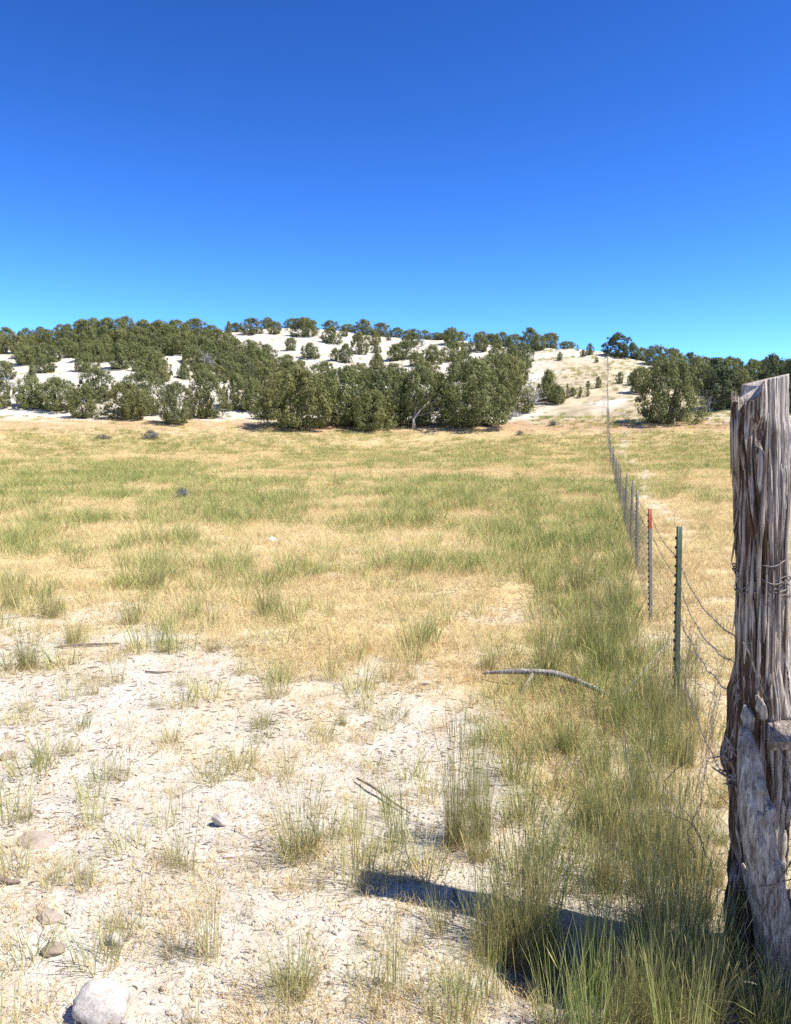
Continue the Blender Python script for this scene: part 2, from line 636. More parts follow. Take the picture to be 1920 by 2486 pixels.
def grass_mesh(name, layers, mat):
    Vs, Qs, Ts, Hs, vs_ = [], [], [], [], []
    n = 0
    for kw in layers:
        V, Q, T, H, v = blades(**kw)
        Vs.append(V); Qs.append(Q + n); Ts.append(T + n); Hs.append(H); vs_.append(v)
        n += len(V)
    me = mesh_np(name, np.concatenate(Vs), [np.concatenate(Qs), np.concatenate(Ts)])
    fattr(me, 'h', np.concatenate(Hs)); fattr(me, 'v', np.concatenate(vs_))
    me.materials.append(mat)
    return me


# ------------------------------------------------------------------ scattered ground cover (geometry nodes)
def scatter(name, P, S, Rz, tint, variants, label, tilt=None):
    N = len(P)
    me = bpy.data.meshes.new(name)
    me.vertices.add(N); me.vertices.foreach_set('co', np.asarray(P, np.float32).ravel())
    S = np.asarray(S, np.float32)
    a = me.attributes.new('scl', 'FLOAT_VECTOR', 'POINT'); a.data.foreach_set('vector', S.ravel())
    rot = np.zeros((N, 3), np.float32); rot[:, 2] = Rz
    if tilt is not None: rot[:, :2] = tilt
    a = me.attributes.new('rot', 'FLOAT_VECTOR', 'POINT'); a.data.foreach_set('vector', rot.ravel())
    fattr(me, 'tint', tint)
    a = me.attributes.new('vid', 'INT', 'POINT'); a.data.foreach_set('value', RNG.integers(0, len(variants), N).astype(np.int32))
    col = bpy.data.collections.new(name + '_pieces')
    for i, vm in enumerate(variants):
        o = bpy.data.objects.new('%s_piece_%02d' % (name, i), vm)
        col.objects.link(o)
    g = bpy.data.node_groups.new(name, 'GeometryNodeTree')
    g.interface.new_socket('Geometry', in_out='INPUT', socket_type='NodeSocketGeometry')
    g.interface.new_socket('Geometry', in_out='OUTPUT', socket_type='NodeSocketGeometry')
    gi = g.nodes.new('NodeGroupInput'); go = g.nodes.new('NodeGroupOutput')
    ci = g.nodes.new('GeometryNodeCollectionInfo')
    ci.inputs['Collection'].default_value = col
    ci.inputs['Separate Children'].default_value = True
    ci.inputs['Reset Children'].default_value = True
    ip = g.nodes.new('GeometryNodeInstanceOnPoints')
    ip.inputs['Pick Instance'].default_value = True

    def na(nm, typ):
        nd = g.nodes.new('GeometryNodeInputNamedAttribute'); nd.data_type = typ
        nd.inputs['Name'].default_value = nm
        return next(s for s in nd.outputs if s.enabled and s.name == 'Attribute')
    e2r = g.nodes.new('FunctionNodeEulerToRotation')
    g.links.new(gi.outputs[0], ip.inputs['Points'])
    g.links.new(ci.outputs[0], ip.inputs['Instance'])
    g.links.new(na('vid', 'INT'), ip.inputs['Instance Index'])
    g.links.new(na('rot', 'FLOAT_VECTOR'), e2r.inputs[0])
    g.links.new(e2r.outputs[0], ip.inputs['Rotation'])
    g.links.new(na('scl', 'FLOAT_VECTOR'), ip.inputs['Scale'])
    g.links.new(ip.outputs[0], go.inputs[0])
    o = obj(name, me)
    md = o.modifiers.new('scatter', 'NODES'); md.node_group = g
    tag(o, label, kind='stuff')
    return o


def polar_cells(r0, r1, s0, rs, p, half=0.62):
    """jittered cells over the wedge in front; cell size s0*(r/rs)^p"""
    X = []; Y = []; S = []
    r = r0
    while r < r1:
        s = s0 * (r / rs) ** p
        n = max(int(2 * half * r / s), 1)
        a = -half + (np.arange(n) + RNG.uniform(0, 1, n)) * (2 * half / n)
        q = r + RNG.uniform(0, s, n)
        X.append(np.sin(a) * q); Y.append(np.cos(a) * q); S.append(np.full(n, s))
        r += s
    return np.concatenate(X), np.concatenate(Y), np.concatenate(S)


# where the grass is green, as patches on the ground: picture x, y of the centre, half sizes, weight
GREEN = [
    (560, 1235, 170, 50, .75), (440, 1215, 60, 40, .5), (1330, 1290, 200, 75, .85), (1120, 1190, 330, 26, .6),
    (250, 1150, 300, 30, .6), (150, 1190, 200, 25, .5), (650, 1065, 330, 16, .6), (300, 1075, 330, 22, .6),
    (1180, 1100, 300, 35, .5), (1440, 1480, 95, 200, .75), (1250, 1370, 180, 60, .5), (960, 1360, 120, 45, .5),
    (1640, 1075, 260, 30, .85), (1650, 1150, 170, 30, .35), (650, 1460, 50, 45, .5), (380, 1390, 80, 60, .5),
    (100, 1320, 160, 40, .5), (60, 1440, 70, 60, .55), (560, 1370, 90, 35, .4), (1380, 1560, 120, 80, .5),
    (850, 1100, 160, 20, .3), (1400, 1050, 70, 60, .3), (470, 1330, 130, 30, .4), (220, 1260, 150, 20, .3), (900, 1280, 130, 25, .3),
]
BARE = [(900, 1330, 330, 26, .7), (560, 1300, 200, 22, .7), (1150, 1150, 260, 10, .6), (420, 1110, 260, 9, .6), (760, 1160, 160, 12, .5), (150, 1370, 160, 20, .5), (1000, 1450, 200, 60, .8), (800, 1560, 220, 90, .8), (700, 1330, 90, 30, .6), (1700, 1330, 160, 110, 1.0), (850, 1225, 60, 20, .4),
        (120, 1130, 130, 10, .3), (1250, 1650, 60, 30, .4), (760, 1245, 40, 30, .4), (1700, 1500, 120, 90, 1.0), (150, 1235, 110, 14, .5), (950, 1045, 300, 8, .7)]


def green_mask(X, Y):
    r = np.hypot(X, Y)
    Z = np.interp(r, _rd, _zd)
    px, py, _ = project(X, Y, Z)
    m = np.zeros_like(X)
    for cx, cy, rx, ry, w in GREEN:
        m = np.maximum(m, 1.35 * w * np.exp(-(((px - cx) / rx) ** 2 + ((py - cy) / ry) ** 2)))
    for cx, cy, rx, ry, w in BARE:
        m = m - w * .75 * np.exp(-(((px - cx) / rx) ** 2 + ((py - cy) / ry) ** 2))
    n = fbm(px / 90, py / 22, 71, 4)
    n2 = fbm(X / .8, Y / .8, 77, 3)
    far = sstep(8, 16, r)
    n3 = fbm(X / 2.3, Y / 1.6, 79, 3)
    return m + (n - .5) * 1.0 + (n2 - .5) * .9 + (n3 - .5) * 1.5 + .08 * far - .06


def ground_cover():
    near_tuft = [grass_mesh('dry_grass_near', [dict(n=34, rbase=.055, height=.11, lean=.45, curl=.6, width=.0022, seed=s, seg=3)], M_DRY) for s in range(6)]
    # dry golden grass
    X, Y, S = polar_cells(2.0, 79, .062, 3, .62)
    r = np.hypot(X, Y)
    g, toe, sand, scr, soil_shade, path = field_masks(X, Y)
    dens = np.clip(1.05 - g * 1.02, 0, 1)
    dens = np.maximum(dens, .05 + .22 * sstep(.55, .75, fbm(X / .5, Y / .5, 85, 3))) * (1 - .85 * path) * (1 - .35 * toe) * (1 - .97 * sand)
    patch = fbm(X / .7, Y / .7, 81, 3)
    keep = RNG.uniform(0, 1, len(X)) < dens * np.where(r < 16, .45 + .9 * sstep(.3, .6, patch), 1.0)
    X, Y, S, r, patch = X[keep], Y[keep], S[keep], r[keep], patch[keep]
    Z = hfun(X, Y) - .004
    sc = S / .062
    hz_ = RNG.uniform(.6, 1.25, len(X)) * (1 + .25 * (patch - .5)) * np.interp(r, [2, 10, 40], [.85, 1.3, 1.7])
    tint = np.clip((fbm(X / 2.2, Y / 1.4, 91, 3) - .42) * 2.2 + RNG.normal(0, .18, len(X)), 0, 1)
    scatter('dry_grass', np.stack([X, Y, Z], -1), np.stack([sc * .9, sc * .9, hz_], -1), RNG.uniform(0, 6.28, len(X)), tint, near_tuft,
            'short golden dry grass carpeting the flat field')
    # green bunchgrass in the field, too many to count
    gv = [grass_mesh('green_grass_clump', [dict(n=46, rbase=.10, height=.34, lean=.20, curl=.25, width=.0042, seed=100 + s, seg=3),
                                           dict(n=14, rbase=.12, height=.16, lean=.5, curl=.5, width=.004, seed=150 + s, seg=3)], M_GREEN) for s in range(6)]
    X, Y, S = polar_cells(2.0, 72, .125, 3, .58)
    r = np.hypot(X, Y)
    g, toe, *_r, path = field_masks(X, Y)
    gm = green_mask(X, Y)
    s_f = fence_s(X, Y)
    gm = gm - .9 * ((s_f > .25) & (r < 22)) - g * .22 - .5 * (r < 4.0)
    gm = gm + 1.05 * np.exp(-((s_f + .55) / .55) ** 2) * (1 - sstep(14, 24, r)) * (s_f < .3)
    p = np.clip(.05 + .06 * (r < 14) + sstep(.05, .44, gm), 0, 1) * (1 - toe) * (1 - path)
    keep = RNG.uniform(0, 1, len(X)) < p
    X, Y, S, r, gm = X[keep], Y[keep], S[keep], r[keep], gm[keep]
    Z = hfun(X, Y) - .005
    sc = S / .20 * RNG.uniform(.65, 1.5, len(X))
    hgt = RNG.uniform(.55, 1.1, len(X)) * np.interp(r, [2, 4, 12, 40, 66], [1.0, .9, 1.1, 1.3, 1.3]) * np.where(fbm(X / .9, Y / .9, 83, 2) > .5, 1.15, .72)
    tint = np.clip(.40 - gm * .45 + RNG.normal(0, .34, len(X)), 0, 1)
    scatter('green_grass', np.stack([X, Y, Z], -1), np.stack([sc, sc, hgt], -1), RNG.uniform(0, 6.28, len(X)), tint, gv,
            'muted green bunchgrass spread in patches over the dry field')
    # sparse short dry stalks standing on the bare gravel
    sv = [grass_mesh('dry_stalks_piece', [dict(n=7, rbase=.022, height=.055, lean=.6, curl=.8, width=.0024, seed=200 + s, seg=3)], M_DRY) for s in range(8)]
    X, Y, S = polar_cells(1.9, 10, .027, 3, .75)
    g = field_masks(X, Y)[0]
    pn = fbm(X / .35, Y / .35, 95, 3)
    keep = RNG.uniform(0, 1, len(X)) < .10 + .62 * sstep(.45, .68, pn)
    X, Y = X[keep], Y[keep]
    k = RNG.uniform(.4, 1.25, len(X))
    tint = RNG.uniform(.0, 1.0, len(X))
    scatter('dry_stalks', np.stack([X, Y, hfun(X, Y) - .002], -1), np.stack([k, k, k * RNG.uniform(.6, 1.5, len(X))], -1), RNG.uniform(0, 6.28, len(X)), tint, sv,
            'sparse short straw stalks standing on the white gravel')
    # pebbles
    pv = []
    for s in range(6):
        bm = bmesh.new(); bmesh.ops.create_icosphere(bm, subdivisions=1, radius=1)
        rg = random.Random(s)
        for v in bm.verts:
            v.co *= rg.uniform(.7, 1.15); v.co.z *= .62
        me = bpy.data.meshes.new('pebble_piece'); bm.to_mesh(me); bm.free(); me.materials.append(M_PEB if s % 3 else M_ROCKW); pv.append(me)
    X, Y, S = polar_cells(1.8, 12, .030, 3, .8)
    g = field_masks(X, Y)[0]
    keep = RNG.uniform(0, 1, len(X)) < .12 + .6 * g
    X, Y, S = X[keep], Y[keep], S[keep]
    k = .0035 + .011 * RNG.uniform(0, 1, len(X)) ** 4 + .001 * RNG.uniform(0, 1, len(X))
    scatter('gravel', np.stack([X, Y, hfun(X, Y) + k * .15], -1), np.stack([k, k * RNG.uniform(.6, 1, len(X)), k], -1), RNG.uniform(0, 6.28, len(X)), k * 0, pv,
            'small pale pebbles and chips scattered on the bare ground')
    # plant litter
    lv = []
    for s in range(6):
        rg = np.random.default_rng(300 + s)
        t = Tubes()
        L = 1.0
        q = np.linspace(-.5, .5, 5)
        t.add(np.stack([q * L, .18 * np.sin(q * 4 + s) * rg.uniform(.3, 1), .05 + .08 * rg.uniform(0, 1, 5)], -1), [.03, .05, .05, .045, .02], 4)
        me = t.mesh('litter_piece', False); me.materials.append(M_LITTER); lv.append(me)
    X, Y, S = polar_cells(1.8, 12, .020, 3, .8)
    g = field_masks(X, Y)[0]
    pn = fbm(X / .5, Y / .5, 97, 3)
    keep = RNG.uniform(0, 1, len(X)) < (.15 + .6 * sstep(.4, .65, pn)) * np.interp(np.hypot(X, Y), [2.4, 4], [.5, 1])
    X, Y = X[keep], Y[keep]
    k = (.007 + .026 * RNG.uniform(0, 1, len(X)) ** 3) * np.interp(np.hypot(X, Y), [2, 3.5, 8], [.85, 1.3, 2.2])
    scatter('plant_litter', np.stack([X, Y, hfun(X, Y)], -1), np.stack([k, k, k * 1.1], -1), RNG.uniform(0, 6.28, len(X)), k * 0, lv,
            'dark bits of dead twig and straw lying on the gravel')
    # low scrub and dry tufts on the bare hills
    hv = [grass_mesh('scrub_piece', [dict(n=60, rbase=.28, height=.42, lean=.55, curl=.3, width=.03, seed=400 + s, seg=2)], M_GREEN) for s in range(4)]
    X, Y, S = polar_cells(72, 205, 1.0, 80, .45, .56)
    a = X / Y
    r = np.hypot(X, Y)
    pn = fbm(X / 8, Y / 8, 101, 4)
    p = np.where(a > .17,   .75, .13) * (.25 + 1.3 * sstep(.4, .62, pn)) * np.where((a > .05) | (r < 80), 1, .8)
    keep = RNG.uniform(0, 1, len(X)) < p
    X, Y = X[keep], Y[keep]
    k = RNG.uniform(.3, 1.15, len(X)) ** 1.5 * np.where((X / Y) > .17, 1.25, .9)
    tint = np.clip(RNG.normal(.75, .35, len(X)), 0, 1.2)
    scatter('hill_scrub', np.stack([X, Y, hfun(X, Y) - .02], -1), np.stack([k, k, k * .8], -1), RNG.uniform(0, 6.28, len(X)), tint, hv,
            'tiny tufts of dry scrub dotting the pale hillside')

    # pale rubble on the hills
    X, Y, S = polar_cells(74, 200, 1.3, 80, .45, .56)
    pn = fbm(X / 6, Y / 6, 131, 4)
    keep = RNG.uniform(0, 1, len(X)) < np.where(X / Y > .14, .45, .12) * sstep(.42, .62, pn)
    X, Y = X[keep], Y[keep]
    k = .06 + .22 * RNG.uniform(0, 1, len(X)) ** 2.5
    scatter('hill_rubble', np.stack([X, Y, hfun(X, Y) + k * .1], -1), np.stack([k, k * RNG.uniform(.6, 1, len(X)), k], -1), RNG.uniform(0, 6.28, len(X)), k * 0, [m_ for i_, m_ in enumerate(pv) if i_ % 3],
            'loose grey rubble strewn over the pale slopes')


ground_cover()

# ------------------------------------------------------------------ trees
def crown_mesh(name, seed, prof, mat, nclump=150, leaf=.046, clump=.095, nl=54, plume=1.25, flat=1.0):
    rg = np.random.default_rng(seed)
    ph = rg.uniform(0, 6.28, 4)
    zs, rs = zip(*prof)
    Cs = []; Rs = []
    for i in range(nclump):
        z = zs[0] + (zs[-1] - zs[0]) * rg.uniform(0, 1) ** 1.25
        a = rg.uniform(0, 2 * math.pi)
        R = np.interp(z, zs, rs) * (1 + .24 * math.sin(2 * a + ph[0] + 4 * z) + .20 * math.sin(3 * a + ph[1] - 6 * z) + .10 * math.sin(5 * a + ph[2] + 9 * z))
        inner = rg.uniform(0, 1) < .16
        q = rg.uniform(.15, .6) if inner else rg.uniform(.74, 1.0)
        c = clump * rg.uniform(.65, 1.3)
        Cs.append((R * q * math.cos(a), R * q * math.sin(a), z - c * .3)); Rs.append(c)
    # stray plumes that break the outline
    for i in range(nclump // 7):
        z = rg.uniform(.3, 1.0); a = rg.uniform(0, 6.28)
        R = np.interp(z, zs, rs) * rg.uniform(1.0, 1.2)
        Cs.append((R * math.cos(a), R * math.sin(a), z)); Rs.append(clump * rg.uniform(.4, .65))
    Cs = np.array(Cs); Rs = np.array(Rs)
    N = len(Cs) * nl
    ci = np.repeat(np.arange(len(Cs)), nl)
    d = rg.normal(0, 1, (N, 3)); d /= np.linalg.norm(d, axis=1, keepdims=True)
    rad = rg.uniform(.45, 1.0, N) ** .6
    P = Cs[ci] + d * (Rs[ci] * rad)[:, None] * np.array([1, 1, plume * flat])
    P[:, 2] = np.maximum(P[:, 2], .03)
    # outward and up growth direction
    out = Cs[ci] * np.array([1, 1, 0]); out /= np.maximum(np.linalg.norm(out, axis=1, keepdims=True), 1e-6)
    nr = d * .75 + out * .45 + np.array([0, 0, .35]) + rg.normal(0, .42, (N, 3))
    nr /= np.linalg.norm(nr, axis=1, keepdims=True)
    g = np.array([0, 0, 1.0]) + out * .4 + rg.normal(0, .45, (N, 3))
    g = g - nr * (g * nr).sum(1, keepdims=True)
    g /= np.maximum(np.linalg.norm(g, axis=1, keepdims=True), 1e-6)
    s = np.cross(g, nr)
    l = leaf * rg.uniform(.6, 1.5, N); w = l * rg.uniform(.30, .6, N)
    V = np.stack([P - g * (l * .5)[:, None], P + s * (w * .5)[:, None], P + g * (l * .6)[:, None], P - s * (w * .5)[:, None]], 1).reshape(-1, 3)
    Q = np.arange(N * 4).reshape(-1, 4)
    cv = rg.uniform(0, 1, len(Cs))
    v = np.clip(.55 * cv[ci] + .45 * rg.uniform(0, 1, N), 0, 1)
    me = mesh_np(name, V, [Q])
    fattr(me, 'v', np.repeat(v, 4))
    me.materials.append(mat)
    return me


def trunk_mesh(name, seed, mat, stems=3, height=.75, spread=.28, r0=.035, bare=0.0):
    rg = np.random.default_rng(seed)
    t = Tubes()
    for k in range(stems):
        a = 2 * math.pi * (k + rg.uniform(0, .6)) / stems
        hh = height * rg.uniform(.7, 1.05); sp = spread * rg.uniform(.4, 1.1)
        q = np.linspace(0, 1, 7)
        j = rg.normal(0, .012, (7, 2)) * (q[:, None] > .05)
        pts = np.stack([np.cos(a) * sp * q ** 1.2 + j[:, 0], np.sin(a) * sp * q ** 1.2 + j[:, 1], -.03 + (hh + .03) * q], -1)
        t.add(pts, r0 * (1 - .8 * q) * rg.uniform(.7, 1.1), 6)
        for b in range(3):
            f = rg.uniform(.25, .8); p = np.array([np.interp(f, q, pts[:, i]) for i in range(3)])
            a2 = a + rg.normal(0, 1.0); L = rg.uniform(.15, .32)
            qq = np.linspace(0, 1, 4)
            t.add(p + np.stack([np.cos(a2) * L * qq, np.sin(a2) * L * qq, L * .5 * qq ** 1.4], -1), r0 * .38 * (1 - .75 * qq), 5)
    me = t.mesh(name); me.materials.append(mat)
    return me


def branchy_mesh(name, seed, mat, stems=7, depth=3, r0=.030, wide=.6):
    """bare branching shrub, about 1 unit high and 1 wide"""
    rg = np.random.default_rng(seed)
    t = Tubes()

    def grow(p, d, L, r, k):
        q = np.linspace(0, 1, 4)
        bend = rg.normal(0, .18, 3)
        pts = p + np.outer(q, d) * L + np.outer(q ** 2, bend) * L
        t.add(pts, r * (1 - .5 * q), 4, False)
        if k <= 0: return
        for _ in range(rg.integers(2, 5)):
            f = rg.uniform(.35, 1.0)
            pp = p + d * L * f + bend * L * f * f
            nd = d + rg.normal(0, .55, 3); nd[2] += .1; nd /= np.linalg.norm(nd)
            grow(pp, nd, L * rg.uniform(.5, .8), r * .55, k - 1)
    for i in range(stems):
        a = rg.uniform(0, 6.28); sp = rg.uniform(.1, 1.0) * wide
        d = np.array([math.cos(a) * sp, math.sin(a) * sp, .75]); d /= np.linalg.norm(d)
        grow(np.array([math.cos(a) * .03, math.sin(a) * .03, -.02]), d, rg.uniform(.3, .5), r0, depth)
    me = t.mesh(name); me.materials.append(mat)
    return me


DOME = [(.06, .33), (.16, .47), (.35, .50), (.6, .47), (.8, .37), (.94, .21), (1.0, .08)]
ROUND = [(.07, .28), (.20, .44), (.45, .50), (.68, .48), (.86, .36), (.96, .18), (1.0, .06)]
CONE = [(.05, .34), (.18, .46), (.4, .42), (.65, .29), (.85, .15), (1.0, .03)]
PINE = [(.10, .26), (.28, .42), (.52, .50), (.7, .42), (.85, .30), (.97, .12), (1.0, .05)]
SPIKE = [(.03, .30), (.15, .48), (.4, .40), (.7, .22), (1.0, .03)]

CROWNS = {'dome': [], 'round': [], 'cone': [], 'pine': [], 'spike': []}
for s_ in range(4): CROWNS['dome'].append(crown_mesh('juniper_crown', 10 + s_, DOME, M_CROWN))
for s_ in range(4): CROWNS['round'].append(crown_mesh('juniper_crown', 20 + s_, ROUND, M_CROWN))
for s_ in range(3): CROWNS['cone'].append(crown_mesh('juniper_crown', 30 + s_, CONE, M_CROWN, plume=1.8))
for s_ in range(3): CROWNS['pine'].append(crown_mesh('pinyon_crown', 40 + s_, PINE, M_CROWND, plume=1.0))
for s_ in range(2): CROWNS['spike'].append(crown_mesh('sapling_crown', 50 + s_, SPIKE, M_CROWN, nclump=40, leaf=.07, clump=.15, nl=30))
BIG = [crown_mesh('juniper_crown', 60 + s_, p_, M_CROWN, nclump=300, leaf=.030, clump=.070, nl=62, plume=1.35) for s_, p_ in enumerate((DOME, ROUND, DOME, PINE, CONE))]
TRUNKS = [trunk_mesh('juniper_trunk', 70 + s_, M_TRUNK) for s_ in range(4)]
PALE_TRUNK = trunk_mesh('pale_trunk', 90, M_LIMB, stems=2, height=.8, spread=.34, r0=.03)
DEADS = [branchy_mesh('dead_branches', 80 + s_, M_DEAD, stems=9) for s_ in range(4)]
GREY_CROWN = None

TREES = []   # filled with dicts, labelled afterwards


def tree(px, py, hpx, wpx, shape='dome', zone='', label=None, cat='tree', name='juniper_tree', big=False, trunk=None, rot=None):
    X, Y, Z, r = ground_at(px, py)
    dep = Y * math.cos(PITCH) - (Z - EYE) * math.sin(PITCH)
    H = hpx / F * dep; W = wpx / F * dep
    e = empty(name, (X, Y, Z), None, cat, None, random.uniform(0, 6.28) if rot is None else rot)
    e.scale = (W, W, H)
    if shape == 'dead':
        t = obj('dead_branch', random.choice(DEADS), e)
        t.name = 'dead_branches'
    else:
        cm = random.choice(BIG[:3]) if big is True else (BIG[big - 10] if big else random.choice(CROWNS[shape]))
        obj('crown', cm, e)
        obj('trunk', trunk or random.choice(TRUNKS), e)
    TREES.append(dict(e=e, px=px, py=py, h=hpx, w=wpx, zone=zone, label=label, shape=shape, r=r))
    return e


